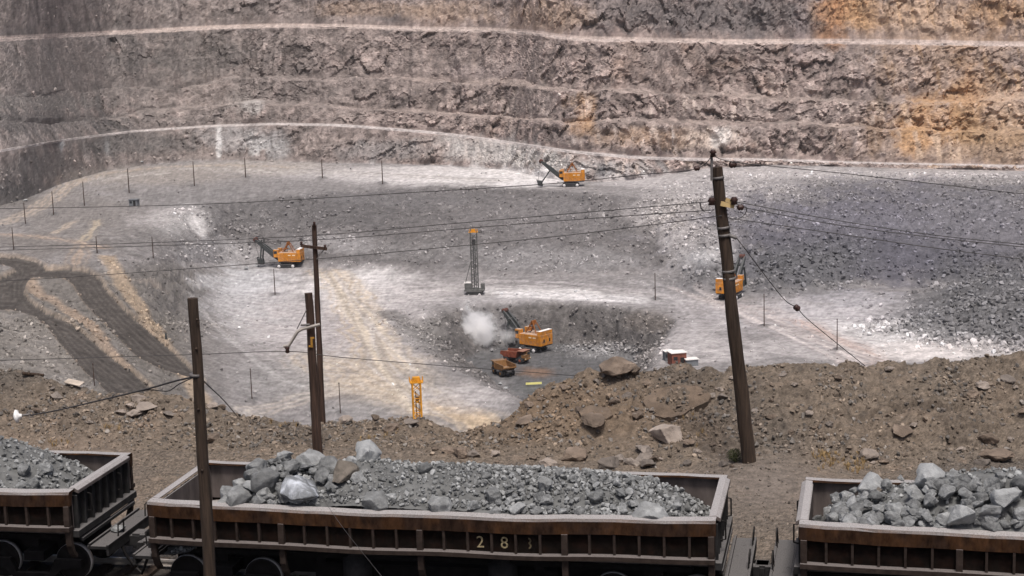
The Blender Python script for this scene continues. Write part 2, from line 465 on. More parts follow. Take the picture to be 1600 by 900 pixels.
base = paint(base, (1 - track_bed), (0.04, 0.036, 0.033), 0.9)
base = paint(base, np.exp(-((FX - 1200) / 90) ** 2 - ((FY - 755) / 50) ** 2), (0.15, 0.128, 0.112), 0.8)
base = paint(base, bank * np.exp(-((FX - 822) / 22) ** 2 - ((FY - 655) / 40) ** 2), (0.095, 0.068, 0.045), .7)
base = paint(base, np.exp(-((FX - 880) / 190) ** 2 - ((FY - 640) / 60) ** 2) * bank, (0.17, 0.122, 0.082), 0.7)
gf = grid_faces(nfr, nfc)
split = int(np.searchsorted(fseg, 2.0))
def sub_mesh(name, V, F, C, m, smooth=True):
    F = F.reshape(-1, 4)
    u, inv = np.unique(F, return_inverse=True)
    return tag(np_mesh(name, V.reshape(-1, 3)[u], inv.reshape(-1, 4), m, C.reshape(-1, 3)[u], smooth), kind='structure')
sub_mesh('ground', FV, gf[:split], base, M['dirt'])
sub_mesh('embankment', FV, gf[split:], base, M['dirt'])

# ---- pit
def ztab(px, py):
    xs = [-420, 0, 100, 200, 260, 320, 370, 420, 500, 2020]
    rows = [(455, [-50, -50, -51, -53, -57, -65, -68, -68, -68, -68]),
            (520, [-50, -50, -51.5, -55.5, -60, -64, -67, -68, -68, -68]),
            (590, [-50, -50, -52, -57, -60.5, -64, -66.5, -67.5, -68, -68])]
    zs = [np.interp(px, xs, r[1]) for r in rows]
    a = np.clip((py - 455) / 65, 0, 1); b = np.clip((py - 520) / 70, 0, 1)
    zz = zs[0] * (1 - a) + zs[1] * a + (zs[2] - zs[1]) * b
    return smooth1(zz, 12) if np.ndim(zz) else zz
def cz(d, k=8): return cv(d, k)
zFL = -68.0
p_drop2 = drop.copy(); p_drop2[:, 1] = 72; p_drop2[:, 0] *= 72 / drop[:, 1]; p_drop2[:, 2] = -31
c5y = crest_y + 14
c5 = at_z(U, c5y, ztab(U, c5y))
c6y = np.minimum(cv({-420: 534, 2020: 534}), c5y - 5); c6 = at_z(U, c6y, ztab(U, c6y))
rimy = cv({-420: 500, 600: 503, 640: 498, 680: 486, 720: 477, 760: 471, 830: 468, 900: 470, 980: 478, 1035: 491, 1062: 499, 1100: 500, 2020: 500}, 5) + jit(0.02, 2.5, 3)
h2 = at_z(U, rimy - 1.5, ztab(U, rimy)); h1 = at_y(U, rimy, h2[:, 1] - 13); h1 = at_Y_z(h1[:, 1], h2[:, 2])
h1[:, 0] = h2[:, 0] * h1[:, 1] / h2[:, 1]
c7y = cv({-420: 455, 2020: 455}); c7 = at_z(U, c7y, ztab(U, c7y))
c8y = cv({-420: 412, 200: 410, 300: 412, 350: 412, 420: 416, 480: 418, 560: 420, 650: 427, 760: 432, 900: 432, 1000: 428, 1060: 426, 1120: 446, 1200: 446, 1300: 445, 1400: 446, 2020: 446}) + jit(0.015, 4, 8)
c8 = at_z(U, c8y, cz({-420: -50, 0: -50, 100: -50, 200: -51, 250: -54, 300: -61, 350: -67, 380: -68, 2020: -68}))
c8b = at_z(U, cv({-420: 392, 200: 385, 350: 370, 500: 362, 1000: 366, 1100: 370, 1180: 371, 1400: 375, 1600: 378, 2020: 380}) + jit(0.02, 5, 14),
           cz({-420: -49.8, 0: -49.8, 200: -50, 250: -51.5, 300: -56, 350: -59.5, 500: -59, 1000: -59, 1100: -57.5, 1180: -57.6, 2020: -57.6}))
c9 = at_z(U, cv({-420: 390, -100: 372, 0: 365, 200: 340, 260: 328, 330: 322, 400: 314, 500: 304, 600: 297, 700: 290, 800: 293, 900: 301, 1000: 311, 1060: 314, 1120: 310, 1180: 300, 1300: 291, 2020: 292}) + jit(0.02, 2.5, 21), 0 * U - 49)
c10y = cv({-420: 360, -100: 336, 0: 322, 30: 315, 100: 285, 150: 270, 200: 262, 300: 251, 400: 252, 500: 255, 600: 256, 700: 259, 800: 266, 850: 279, 900: 284, 940: 285, 1000: 280, 1100: 264, 1200: 258, 1300: 260, 1400: 263, 1600: 267, 2020: 275}, 8) + jit(0.02, 2, 30)
c10 = at_z(U, c10y, 0 * U - 48.8)
c11 = at_y(U, cv({-420: 330, -100: 260, 0: 237, 100: 220, 200: 207, 330: 198, 430: 195, 530: 197, 620: 204, 700: 211, 800: 225, 900: 240, 1000: 249, 1100: 252, 1200: 252, 1300: 256, 1400: 259, 1600: 263, 2020: 272}, 8),
            c10[:, 1] + cv({-420: 14, 900: 13, 1000: 8, 1100: 6, 2020: 6}))
c11b = c11 + np.array([0, 0.9, 0.75]); c11c = c11 + np.array([0, 1.9, 0.1])
c12 = c11 + np.array([0, 10.0, 0.2])
l1 = at_y(U, cv({-420: 280, 0: 196, 200: 181, 400: 166, 600: 178, 900: 195, 1200: 197, 1600: 205, 2020: 215}) + jit(0.012, 5, 41), c12[:, 1] + 9)
l1b = l1 + np.array([0, 8, 0.8])
l2 = at_y(U, cv({-420: 230, 0: 152, 200: 140, 400: 124, 600: 128, 800: 138, 1000: 146, 1200: 152, 1600: 159, 2020: 165}) + jit(0.012, 6, 47), l1b[:, 1] + 9)
l2b = l2 + np.array([0, 10, 1.0])
c14 = at_y(U, cv({-420: 95, -100: 70, 0: 63, 200: 52, 330: 45, 430: 42, 560: 44, 640: 47, 760: 49, 830: 53, 870: 59, 900: 63, 1000: 65, 1150: 68, 1280: 67, 1400: 68, 1600: 72, 2020: 76}, 5), l2b[:, 1] + 15)
c14b = c14 + np.array([0, .8, .8]) + np.stack([0 * U, 0 * U, jit(.08, .7, 88)], -1); c14c = c14 + np.array([0, 1.8, 0.1])
c15 = c14 + np.array([0, 6.0, 0.2])
c16 = c15 + np.array([0, 42, 72.0])
c17 = c16 + np.array([0, 600, 40.0])
def wave(f, a, sd_): return np.stack([0 * U, jit(f, a, sd_), jit(f, a * .8, sd_ + .5)], -1)
l1 = l1 + wave(.006, 5, 61) + wave(.03, 2, 62); l1b = l1b + wave(.006, 5, 61) + wave(.02, 3, 63)
l2 = l2 + wave(.006, 6, 71) + wave(.03, 2.5, 72); l2b = l2b + wave(.006, 6, 71) + wave(.02, 4, 73)
curves = [drop, p_drop2, c5, c6, h1, h2, c7, c8, c8b, c9, c10, c11, c11b, c11c, c12, l1, l1b, l2, l2b, c14, c14b, c14c, c15, c16, c17]
rows = [6, 14, 70, 26, 46, 22, 16, 44, 50, 30, 34, 3, 3, 6, 30, 10, 32, 14, 60, 3, 3, 6, 120, 8]
PV, pseg = loft(curves, rows)
npr, npc = PV.shape[:2]
SG = pseg[:, None] + 0 * U[None]
bx, by, _ = proj(PV)
def plateau_w(px, py, z=zFL): return [tuple(p[:2]) for p in at_z([a for a, b in zip(px, py)], [b for a, b in zip(px, py)], z)]
def wpoly(pts, z=zFL): return [tuple(p[:2]) for p in at_z([a for a, b in pts], [b for a, b in pts], z)]
hollow = wpoly([(618, 500), (650, 496), (690, 482), (720, 477), (760, 471), (830, 468), (900, 470), (980, 478), (1035, 491), (1062, 499), (1056, 520), (1040, 545), (1028, 580),
                (1010, 640), (900, 700), (845, 668), (822, 645), (790, 622), (745, 600), (695, 572), (660, 535)])
X, Y, Z = PV[..., 0].copy(), PV[..., 1].copy(), PV[..., 2].copy()
wob = fbm(np.stack([X, Y, 0 * X], -1), 0.09, 3)
sdH = sdist(X, Y, hollow)
sdHn = sdH + 2.2 * wob
wid = 8 + 9 * sstep(430, 370, Y) + 10 * sstep(10, -25, X)
inH = sstep(0, 1, sdHn / wid)
ledge = 0.5 * inH + 0.5 * np.clip(sdHn / wid, 0, 1)
low_seg = (SG > 1.9) & (SG < 7.0)
Z = np.where(low_seg, Z - 12.0 * ledge, Z)
# broken-rock pile on the right and small piles at the shovels
WNp = fbm(np.stack([X, Y, 0 * X], -1), .12, 4, off=7)
def pile(poly, h, wdt, z=zFL):
    d = sdist(X, Y, wpoly(poly, z)) + 3 * wob
    return h * sstep(0, 1, d / wdt), sstep(-14, 8, d + 5 * WNp)
pz1, pm1 = pile([(1385, 520), (1480, 536), (1600, 548), (1900, 560), (1900, 440), (1500, 441), (1430, 470)], 7.5, 30)
pz2, pm2 = pile([(1062, 445), (1090, 456), (1128, 455), (1145, 436), (1100, 428), (1070, 432)], 4.5, 11)
pz3, pm3 = pile([(1165, 455), (1200, 462), (1270, 458), (1330, 445), (1330, 430), (1180, 432)], 4.0, 12)
pz4, pm4 = pile([(870, 560), (920, 575), (1010, 572), (1040, 540), (960, 520), (890, 528)], 0.0, 10)
in_low = (SG > 1.9) & (SG < 9)
Z = np.where(in_low, Z + np.maximum(np.maximum(pz1, pz2), pz3), Z)
# little gravel mounds round the pole feet
POLES = [(22, 390, 357), (40, 351, 318), (84, 335, 300), (131, 320, 285), (202, 300, 264), (303, 291, 253), (384, 278, 247), (503, 279, 250), (597, 287, 252),
         (153, 395, 371), (239, 405, 371), (430, 461, 422), (532, 646, 600), (394, 625, 578), (149, 604, 570), (1025, 468, 428), (1195, 510, 461), (1309, 547, 500)]
PV = np.stack([X, Y, Z], -1)
# displacement: rock faces rough, benches and floor gentle
def segw(a, b, soft=0.12): return sstep(a - soft, a + soft, SG) * sstep(b + soft, b - soft, SG)
wface = np.maximum.reduce([segw(10.1, 10.95), segw(14.1, 14.95), segw(16.0, 17.0), segw(18.05, 18.97), segw(22.06, 24, .05)])
wledge = np.maximum(segw(15, 16, 0.3), segw(17, 18, 0.3))
wmid = segw(7.1, 9.0)
wflo = np.maximum(segw(2, 7.1), segw(9, 10.1))
n1 = fbm(PV, (0.045, 0.05, 0.05), 4, off=3)
rid = fbm(PV + 6 * n1[..., None], (0.10, 0.06, 0.055), 5, ridged=True, off=8)
flute = fbm(PV + 3 * n1[..., None], (0.22, 0.1, 0.045), 4, off=19)
fine = fbm(PV, 0.45, 4, gain=0.6, off=23)
rightw = sstep(350, 900, bx)
PV[..., 1] -= wface * (3.4 * n1 + (1.2 + 1.4 * rightw) * (rid - 0.2) + (0.8 + 1.0 * rightw) * flute + 0.7 * fine) + wledge * 1.6 * n1
PV[..., 2] += wface * (1.1 * fine + 0.8 * rid) + wledge * (0.8 * fine + 1.0 * n1)
hwall = low_seg * np.exp(-((ledge - 0.5) / 0.33) ** 2) * (sdH > -3)
PV[..., 2] += wmid * (0.9 * rid + 0.5 * fine) + hwall * (2.2 * rid + 1.1 * fine + 1.2 * flute)
_ws = int(np.searchsorted(pseg, 9.9))
fa = np.zeros(fine.shape); fb = np.zeros(fine.shape); fi = np.zeros(fine.shape); fe = np.ones(fine.shape); fj = np.zeros(fine.shape)
_pw = PV[_ws:] + 1.2 * n1[_ws:, :, None] + .8 * fine[_ws:, :, None]
fa[_ws:], fi[_ws:], fe[_ws:] = facets(_pw, (11, 7, 10)); fb[_ws:], fj[_ws:], _ = facets(_pw, (3.2, 2.6, 3.6))
crag = sstep(-.22, .22, fbm(PV, (.022, .03, .05), 4, off=151) + .14 * (rightw - .35))
_am = wface * (.5 + .5 * rightw) * (.25 + .75 * crag)
PV[..., 1] -= _am * (2.5 * fa + 1.3 * fb); PV[..., 2] += _am * (.9 * fa + .6 * fb)
left_rough = sstep(345, 250, bx) * segw(2, 7.1) + 1.3 * np.exp(-((bx - 275) / 55) ** 2 - ((by - 450) / 60) ** 2) * segw(2, 8)
PV[..., 2] += wflo * (0.16 * fbm(PV, 0.12, 3, off=44) + 0.05 * fine) + left_rough * (0.45 * fine + .5 * rid)
stepw = np.exp(-((bx - 268) / 48) ** 2 - ((by - 452) / 34) ** 2) * segw(2, 8)
PV[..., 2] += stepw * (3.2 * (rid - .2) + 1.6 * fine + 1.5 * n1)
pm = np.maximum.reduce([pm1 , pm2 * .8, pm3 * .8]) * in_low
PV[..., 2] += pm * (0.8 * rid + 0.5 * fine)
lumps = sstep(980, 1150, bx) * segw(8.0, 9.7)
PV[..., 2] += lumps * (1.0 * rid * 0.6 + 0.5 * fine + 0.7 * n1)
QX, QY, _ = proj(PV)

# ---- colours of dust, ore, rust and clay, with some shade painted in
WN = fbm(PV, 0.03, 4, off=61); WN2 = fbm(PV, 0.11, 4, off=66); WN3 = fbm(PV, (0.25, 0.25, 0.06), 4, off=71)
C = np.ones(PV.shape) * np.array([0.23, 0.217, 0.214])
wl = sstep(150, 900, QX)
wallc = (1 - wl)[..., None] * np.array([0.20, 0.178, 0.168]) + wl[..., None] * np.array([0.275, 0.22, 0.20])
iswall = sstep(9.98, 10.06, SG)
wallc = wallc * .9
C = C * (1 - iswall[..., None]) + wallc * iswall[..., None]
C = paint(C, iswall * sstep(0.0, 0.45, WN2), (0.28, 0.23, 0.212), 0.55)
C = paint(C, iswall * sstep(0.0, 0.45, -WN2), (0.105, 0.092, 0.09), 0.6)
C = paint(C, iswall * sstep(0.1, 0.5, WN3) * rightw, (0.36, 0.31, 0.285), 0.5)
C = paint(C, iswall * sstep(0.15, 0.5, WN) * sstep(400, 1000, QX), (0.27, 0.185, 0.14), 0.6)
C = paint(C, wledge * iswall, (0.27, 0.225, 0.20), 0.2 + .25 * rightw)
MT = fbm(PV, (0.2, 0.2, 0.16), 4, gain=.65, off=111)
C = paint(C, iswall * wface * (1 - crag), (.225, .19, .175), .55)
C = C * (np.clip(1 + iswall * .85 * MT, .4, 1.8) * (1 + iswall * wface * (.26 * fi + .32 * fj) * (.4 + .6 * crag)) * (1 - .25 * crag * iswall * wface * sstep(.09, 0, fe)))[..., None]  # last factor paints shade into the crevices between wall blocks
def blob(cx, cy, rx, ry, col, amt, rot=0.0, rough=0.7, edge=0.5):
    global C
    a = math.radians(rot)
    dx, dy = QX - cx, QY - cy
    u = (dx * math.cos(a) + dy * math.sin(a)) / rx; v = (-dx * math.sin(a) + dy * math.cos(a)) / ry
    r = np.hypot(u, v)
    m = r < 2.2
    k = sstep(1 + edge, 1 - edge, r + rough * WN2 * 1.2 + 0.5 * rough * fine)
    C = paint(C, k * m, col, amt)
OR = (0.40, 0.245, 0.13); ORP = (0.42, 0.30, 0.215); WH = (0.62, 0.61, 0.60)
for a in [(1500, 110, 130, 60, ORP, .4), (1450, 30, 160, 40, ORP, .4), (1480, 215, 140, 50, ORP, .35), (1330, 20, 55, 28, OR, .85), (1300, 30, 26, 40, (0.36, 0.2, 0.11), .8), (1420, 15, 60, 25, ORP, .7), (1560, 15, 60, 30, OR, .5), (1480, 40, 50, 22, ORP, .5),
          (1445, 195, 45, 38, OR, .75), (1510, 165, 30, 60, OR, .7), (1425, 220, 25, 22, OR, .7), (1560, 210, 55, 40, (0.30, 0.2, 0.115), .75), (1570, 165, 40, 40, ORP, .6), (1530, 240, 80, 14, (0.27, 0.2, 0.15), .7),
          (1250, 45, 14, 40, (0.2, 0.17, 0.17), .7), (1140, 30, 130, 30, (0.13, 0.118, 0.118), .75), (1367, 205, 12, 45, (0.22, 0.155, 0.11), .8), (1377, 158, 10, 18, (0.13, 0.1, 0.08), .8),
          (915, 168, 14, 26, OR, .55), (905, 198, 20, 14, OR, .4), (900, 160, 22, 10, ORP, .6), (1030, 215, 90, 14, ORP, .55), (1110, 215, 40, 16, (0.5, 0.43, 0.38), .6), (1125, 213, 14, 14, WH, .6),
          (1000, 20, 120, 30, (0.145, 0.13, 0.128), .6), (860, 25, 60, 25, ORP, .45), (700, 20, 80, 18, ORP, .4), (610, 22, 36, 16, (0.12, 0.11, 0.11), .7), (580, 15, 80, 12, ORP, .35),
          (790, 108, 28, 12, (0.34, 0.28, 0.26), .6), (730, 112, 45, 8, (0.3, 0.25, 0.235), .6), (120, 120, 160, 50, (0.13, 0.12, 0.115), .4), (60, 160, 110, 12, (0.15, 0.142, 0.135), .6), (60, 190, 120, 18, (0.09, 0.088, 0.088), .5),
          (300, 90, 90, 30, (0.10, 0.094, 0.09), .5), (395, 165, 16, 10, WH, .6), (380, 160, 30, 16, (0.34, 0.31, 0.29), .5), (450, 130, 120, 40, (0.19, 0.165, 0.155), .4),
          (342, 222, 5, 22, WH, .95), (398, 226, 14, 16, WH, .7), (375, 218, 60, 18, (0.34, 0.33, 0.33), .6), (430, 235, 22, 14, (0.36, 0.36, 0.36), .5), (167, 228, 4, 12, (0.4, 0.4, 0.4), .7), (97, 225, 4, 10, (0.35, 0.37, 0.38), .7),
          (200, 225, 90, 16, (0.10, 0.098, 0.096), .6), (60, 260, 60, 26, (0.125, 0.118, 0.115), .6), (20, 305, 40, 22, (0.08, 0.078, 0.078), .8),
          (780, 240, 100, 22, (0.42, 0.40, 0.385), .75, 8), (850, 255, 60, 20, (0.44, 0.42, 0.40), .75, 8), (960, 262, 60, 12, (0.4, 0.38, 0.37), .7), (940, 268, 12, 16, (0.10, 0.10, 0.105), .8, 20), (600, 235, 70, 16, (0.25, 0.235, 0.23), .6)]:  # small dark spot right of the upper shovel: its cast shadow, painted in
    blob(*a)
# steep streaks of washed-down clay on the right hand faces
stk = sstep(0.12, 0.4, fbm(PV + 2 * n1[..., None], (0.35, 0.05, 0.03), 3, off=91))
C = paint(C, iswall * wface * stk * sstep(600, 1000, QX) * sstep(100, 170, QY), (0.52, 0.44, 0.39), 0.75)
C = paint(C, iswall * wface * sstep(.2, .45, fbm(PV + 2 * n1[..., None], (0.4, 0.06, 0.05), 3, off=97)) * np.exp(-((QX - 1060) / 130) ** 2 - ((QY - 218) / 22) ** 2), (.62, .56, .52), .9)
C = paint(C, iswall * wface * stk * sstep(1330, 1420, QX), (0.42, 0.27, 0.14), 0.45)
# bench roads
rb1 = ((SG > 10.98) & (SG < 14.03)) * 1.0; rb2 = ((SG > 18.98) & (SG < 22.02)) * 1.0
C = paint(C, rb1, (0.46, 0.42, 0.405), 0.9); C = paint(C, rb2, (0.46, 0.385, 0.35), 0.9)
C = paint(C, np.maximum(segw(11, 13), segw(19, 21)) * sstep(0.1, 0.5, perlin(PV * 1.3)), (0.27, 0.24, 0.23), 0.5)
# floor and mid face
midc = np.array([0.115, 0.108, 0.107])
C = C * (1 - 0.9 * wmid[..., None] * sstep(230, 330, QX)[..., None]) + midc * 0.9 * (wmid * sstep(230, 330, QX))[..., None]
isfl = (SG < 10.1)
left_low = isfl * sstep(400, 250, QX + 0.0 * QY) * sstep(395, 440, QY)
C = paint(C, left_low, (0.142, 0.13, 0.116), 0.9)
C = paint(C, isfl * sstep(0.1, 0.5, WN2), (0.33, 0.315, 0.31), 0.25)
C = paint(C, isfl * sstep(0.1, 0.5, -WN2), (0.15, 0.143, 0.143), 0.35)
LT = (0.42, 0.395, 0.39); VL = (0.68, 0.655, 0.645); SD = (0.46, 0.385, 0.30)
for a in [(110, 345, 170, 40, (0.175, 0.16, 0.148), .65), (70, 388, 120, 18, (0.165, 0.15, 0.138), .6), (260, 375, 80, 24, (0.16, 0.152, 0.148), .6), (270, 450, 60, 44, (0.125, 0.117, 0.112), .75), (318, 440, 22, 12, (0.42, 0.41, 0.41), .6), (60, 550, 70, 40, (0.2, 0.183, 0.165), .6), (700, 275, 190, 14, VL, .8), (560, 272, 160, 12, LT, .6), (400, 262, 120, 10, (0.34, 0.31, 0.285), .7), (250, 275, 130, 14, (0.27, 0.245, 0.225), .8), (450, 290, 140, 12, (0.2, 0.19, 0.188), .6), (300, 310, 90, 18, (0.19, 0.182, 0.18), .7), (830, 285, 60, 8, VL, .6), (1010, 282, 70, 10, LT, .7), (1200, 270, 140, 10, LT, .8), (1450, 272, 160, 8, LT, .7),
          (1150, 300, 120, 22, LT, .55), (1060, 340, 60, 30, (0.38, 0.355, 0.34), .6), (1400, 320, 220, 35, (0.165, 0.158, 0.165), .7), (1300, 345, 180, 14, (0.27, 0.262, 0.275), .5), (1480, 355, 150, 16, (0.17, 0.165, 0.175), .6), (1560, 380, 80, 8, LT, .5),
          (1380, 370, 270, 70, (0.118, 0.114, 0.134), .85), (1350, 405, 210, 34, (0.088, 0.086, 0.102), .85), (1240, 415, 90, 24, (0.11, 0.108, 0.118), .7), (1560, 340, 130, 40, (0.15, 0.145, 0.155), .6), (1100, 405, 50, 26, (0.42, 0.405, 0.405), .7), (1110, 400, 22, 12, VL, .6), (1090, 372, 60, 20, (0.36, 0.34, 0.335), .6),
          (290, 345, 50, 22, (0.37, 0.36, 0.355), .6), (310, 350, 12, 24, VL, .6, -25), (240, 345, 40, 10, LT, .4), (270, 330, 40, 6, LT, .5), (400, 340, 60, 20, (0.18, 0.172, 0.17), .6), (500, 330, 160, 24, (0.105, 0.1, 0.1), .7), (650, 310, 120, 14, (0.14, 0.134, 0.135), .6), (640, 390, 100, 14, (0.2, 0.192, 0.19), .5), (850, 340, 120, 30, (0.175, 0.165, 0.165), .5), (860, 405, 140, 18, (0.23, 0.222, 0.222), .7), (1010, 330, 40, 20, LT, .35),
          (340, 395, 60, 22, (0.3, 0.29, 0.29), .7), (400, 400, 40, 14, (0.25, 0.24, 0.24), .7), (520, 380, 60, 14, (0.27, 0.26, 0.26), .6),
          (400, 470, 70, 40, (0.42, 0.41, 0.415), .85), (390, 440, 60, 20, (0.46, 0.46, 0.47), .7), (430, 510, 70, 30, (0.42, 0.41, 0.41), .8), (520, 520, 120, 70, (0.4, 0.37, 0.365), .85), (560, 450, 90, 26, VL, .75), (650, 455, 90, 16, LT, .7), (620, 490, 50, 40, LT, .6), (480, 580, 60, 40, (0.33, 0.31, 0.295), .8), (600, 600, 90, 40, (0.44, 0.385, 0.325), .8), (700, 620, 60, 30, (0.4, 0.365, 0.34), .7),
          (420, 585, 60, 24, (0.25, 0.24, 0.235), .7), (560, 640, 60, 14, (0.25, 0.24, 0.235), .8), (440, 610, 50, 16, (0.24, 0.23, 0.225), .6),
          (880, 460, 130, 9, VL, .7, 3), (780, 470, 70, 12, (0.36, 0.345, 0.345), .7), (1010, 470, 90, 12, (0.33, 0.315, 0.315), .6), (1060, 540, 70, 26, LT, .7), (1120, 500, 90, 26, (0.33, 0.31, 0.31), .6), (1090, 455, 60, 12, (0.24, 0.23, 0.235), .6), (1240, 490, 120, 26, (0.38, 0.36, 0.365), .7), (1350, 490, 110, 26, (0.44, 0.42, 0.43), .7), (1420, 525, 120, 22, VL, .9), (1560, 540, 110, 12, (0.64, 0.6, 0.585), .95), (1450, 550, 120, 14, (0.6, 0.56, 0.54), .9), (1260, 540, 90, 18, LT, .7), (1320, 465, 60, 14, (0.33, 0.32, 0.335), .7), (1150, 555, 60, 10, LT, .8)]:
    blob(*a)
wx, wy = PV[..., 0], PV[..., 1]
def wline(pts, z=zFL): return [tuple(p[:2]) for p in at_z([a for a, b in pts], [b for a, b in pts], z)]
def path(pts, width, col, amt, z=zFL, lo=1.9, hi=10.2, tracks=True, wob_=1.0):
    global C
    d = seg_dist(wx, wy, wline(pts, z)) + wob_ * wob * width * 0.5
    k = sstep(width, width * 0.35, d) * (SG > lo) * (SG < hi)
    if tracks: k = k * (0.55 + 0.45 * np.sin(d * 2.6 + 2 * n1))
    C = paint(C, k, col, amt)
zU = -49.0
path([(508, 425), (545, 455), (562, 500), (590, 555), (640, 605), (690, 640), (775, 668)], 9, SD, .9)
path([(530, 425), (560, 455), (610, 540), (700, 625)], 5, (0.5, 0.43, 0.35), .7)
path([(640, 590), (560, 605), (480, 622), (400, 650)], 6, (0.42, 0.375, 0.33), .8)
path([(480, 560), (560, 590), (660, 630), (760, 662)], 10, SD, .7)
path([(300, 500), (360, 540), (430, 590), (470, 605)], 1.6, (0.4, 0.385, 0.375), .6)
path([(330, 490), (440, 560), (500, 600)], 1.2, (0.36, 0.345, 0.335), .5)
path([(0, 350), (50, 330), (85, 308), (110, 288), (160, 272), (250, 262), (340, 258), (450, 262)], 6, (0.40, 0.335, 0.275), .75, zU)
path([(0, 368), (70, 371), (130, 378), (160, 385)], 4, (0.36, 0.28, 0.22), .7, zU)
path([(85, 366), (112, 348), (125, 345)], 3, (0.4, 0.335, 0.27), .7, zU)
path([(130, 375), (152, 352), (150, 345)], 3, (0.4, 0.335, 0.25), .7, zU)
path([(112, 425), (120, 400), (128, 382)], 4, (0.36, 0.28, 0.215), .7, zU)
path([(70, 412), (110, 424), (150, 428)], 4, (0.42, 0.33, 0.25), .7, zU)
path([(170, 417), (215, 416), (240, 412)], 4, (0.35, 0.30, 0.26), .6, zU)
path([(170, 437), (200, 478), (250, 520), (300, 565), (340, 605)], 3.2, (0.34, 0.265, 0.19), .8, -57, tracks=False)
path([(38, 455), (60, 480), (100, 498), (140, 520), (190, 558), (240, 598)], 2.6, (0.33, 0.25, 0.185), .7, -54, tracks=False)
path([(0, 500), (60, 545), (120, 590)], 4, (0.26, 0.24, 0.22), .6, -51)
path([(40, 440), (45, 430), (70, 428), (105, 436)], 2, (0.33, 0.25, 0.185), .7, -50.5, tracks=False)
path([(1150, 480), (1250, 505), (1330, 545), (1360, 570)], 8, (0.46, 0.38, 0.35), .6)
path([(1250, 500), (1310, 530), (1400, 575)], 3.5, (0.44, 0.34, 0.30), .7)
path([(1000, 440), (1080, 470), (1180, 490), (1300, 500)], 6, (0.42, 0.4, 0.4), .5)
path([(760, 440), (700, 452), (600, 470)], 5, (0.45, 0.42, 0.41), .6)
path([(760, 437), (900, 443), (1010, 455), (1120, 480)], 3.5, (0.46, 0.43, 0.43), .55)
path([(1180, 480), (1100, 520), (1060, 560)], 3.5, (0.44, 0.415, 0.41), .5)
path([(1060, 470), (1085, 505), (1080, 550)], 3, (0.42, 0.4, 0.4), .45)
for i in range(16):
    a_ = rng.uniform(-18, 18, 4)
    path([(515 + a_[0], 428), (558 + a_[1] * 1.5, 490), (610 + a_[2] * 2.2, 570), (690 + a_[3] * 2.6, 645)], rng.uniform(.7, 1.3), [(0.54, 0.47, 0.38), (0.33, 0.29, 0.25), (0.5, 0.46, 0.43)][i % 3], .6, tracks=False)
for i in range(14):
    a_ = rng.uniform(-25, 25, 3)
    path([(1060 + a_[0] * 2, 450), (1190 + a_[1], 500 + a_[0] * .3), (1350 + a_[2] * 2, 565)], rng.uniform(.6, 1.2), [(0.55, 0.5, 0.48), (0.29, 0.265, 0.26)][i % 2], .55, tracks=False)
for i in range(10):
    a_ = rng.uniform(-14, 14, 3)
    path([(640 + a_[0], 452 + a_[0] * .4), (850 + a_[1] * 2, 445 + a_[1] * .3), (1030 + a_[2], 462 + a_[2] * .4)], rng.uniform(.5, 1.0), [(0.5, 0.47, 0.465), (0.27, 0.255, 0.25)][i % 2], .5, tracks=False)
for i in range(10):
    a_ = rng.uniform(-10, 10, 3)
    path([(140, 280 + a_[0] * .6), (300, 263 + a_[1] * .7), (560, 272 + a_[2] * .7), (800, 282 + a_[0] * .4)], rng.uniform(.7, 1.4), [(0.46, 0.43, 0.41), (0.24, 0.225, 0.21)][i % 2], .5, zU, tracks=False)
blob(546, 621, 26, 5, (0.19, 0.175, 0.165), .8)
path([(606, 488), (650, 518), (690, 552), (745, 578)], 5, (0.165, 0.155, 0.148), .85, tracks=False)
path([(690, 628), (730, 650), (775, 668)], 6, (0.47, 0.36, 0.24), .7, tracks=False)
# drill cuttings in rows on the blasting bench
for r, (y0, y1) in enumerate([(457, 466), (463, 472)]):
    for i in range(11):
        t = i / 10
        cx = 780 + 215 * t + 6 * r + rng.uniform(-3, 3); cy = y0 + (y1 - y0) * t + rng.uniform(-.6, .6)
        p = at_z(cx, cy, zFL)
        d = np.hypot(wx - p[0], wy - p[1])
        PV[..., 2] += 0.5 * np.exp(-(d / 1.6) ** 2) * low_seg
        C = paint(C, np.exp(-(d / 2.2) ** 2) * low_seg, (0.66, 0.64, 0.64), .9)
        C = paint(C, np.exp(-(d / .7) ** 2) * low_seg, (0.2, 0.19, 0.19), .9)
# the hollow: walls painted darker, dark floor with a rusty wet patch
hin = low_seg * sstep(-0.02, 0.2, ledge)
C = paint(C, hin, (0.10, 0.093, 0.089), 0.9)
C = paint(C, hin * sstep(.05, .4, WN3), (0.21, 0.195, 0.185), 0.5)
C = paint(C, low_seg * sstep(0.9, 1.0, ledge), (0.10, 0.10, 0.102), 0.9)
C = paint(C, hin * sstep(700, 650, QX) * sstep(0, .5, WN2 + .2), (0.22, 0.205, 0.2), .6)
for a in [(838, 582, 26, 8, (0.2, 0.12, 0.075), .7), (845, 607, 40, 8, (0.12, 0.125, 0.12), .6), (1010, 500, 40, 18, (0.17, 0.15, 0.135), .6), (940, 548, 46, 12, (0.25, 0.245, 0.245), .6),
          (730, 620, 70, 22, (0.36, 0.34, 0.335), .75), (690, 590, 50, 16, (0.2, 0.19, 0.185), .6), (770, 515, 36, 26, (0.2, 0.195, 0.2), .6), (650, 520, 40, 22, (0.22, 0.21, 0.2), .5)]:
    blob(*a)
C = paint(C, pm * 1.0, (0.10, 0.10, 0.104), .85)
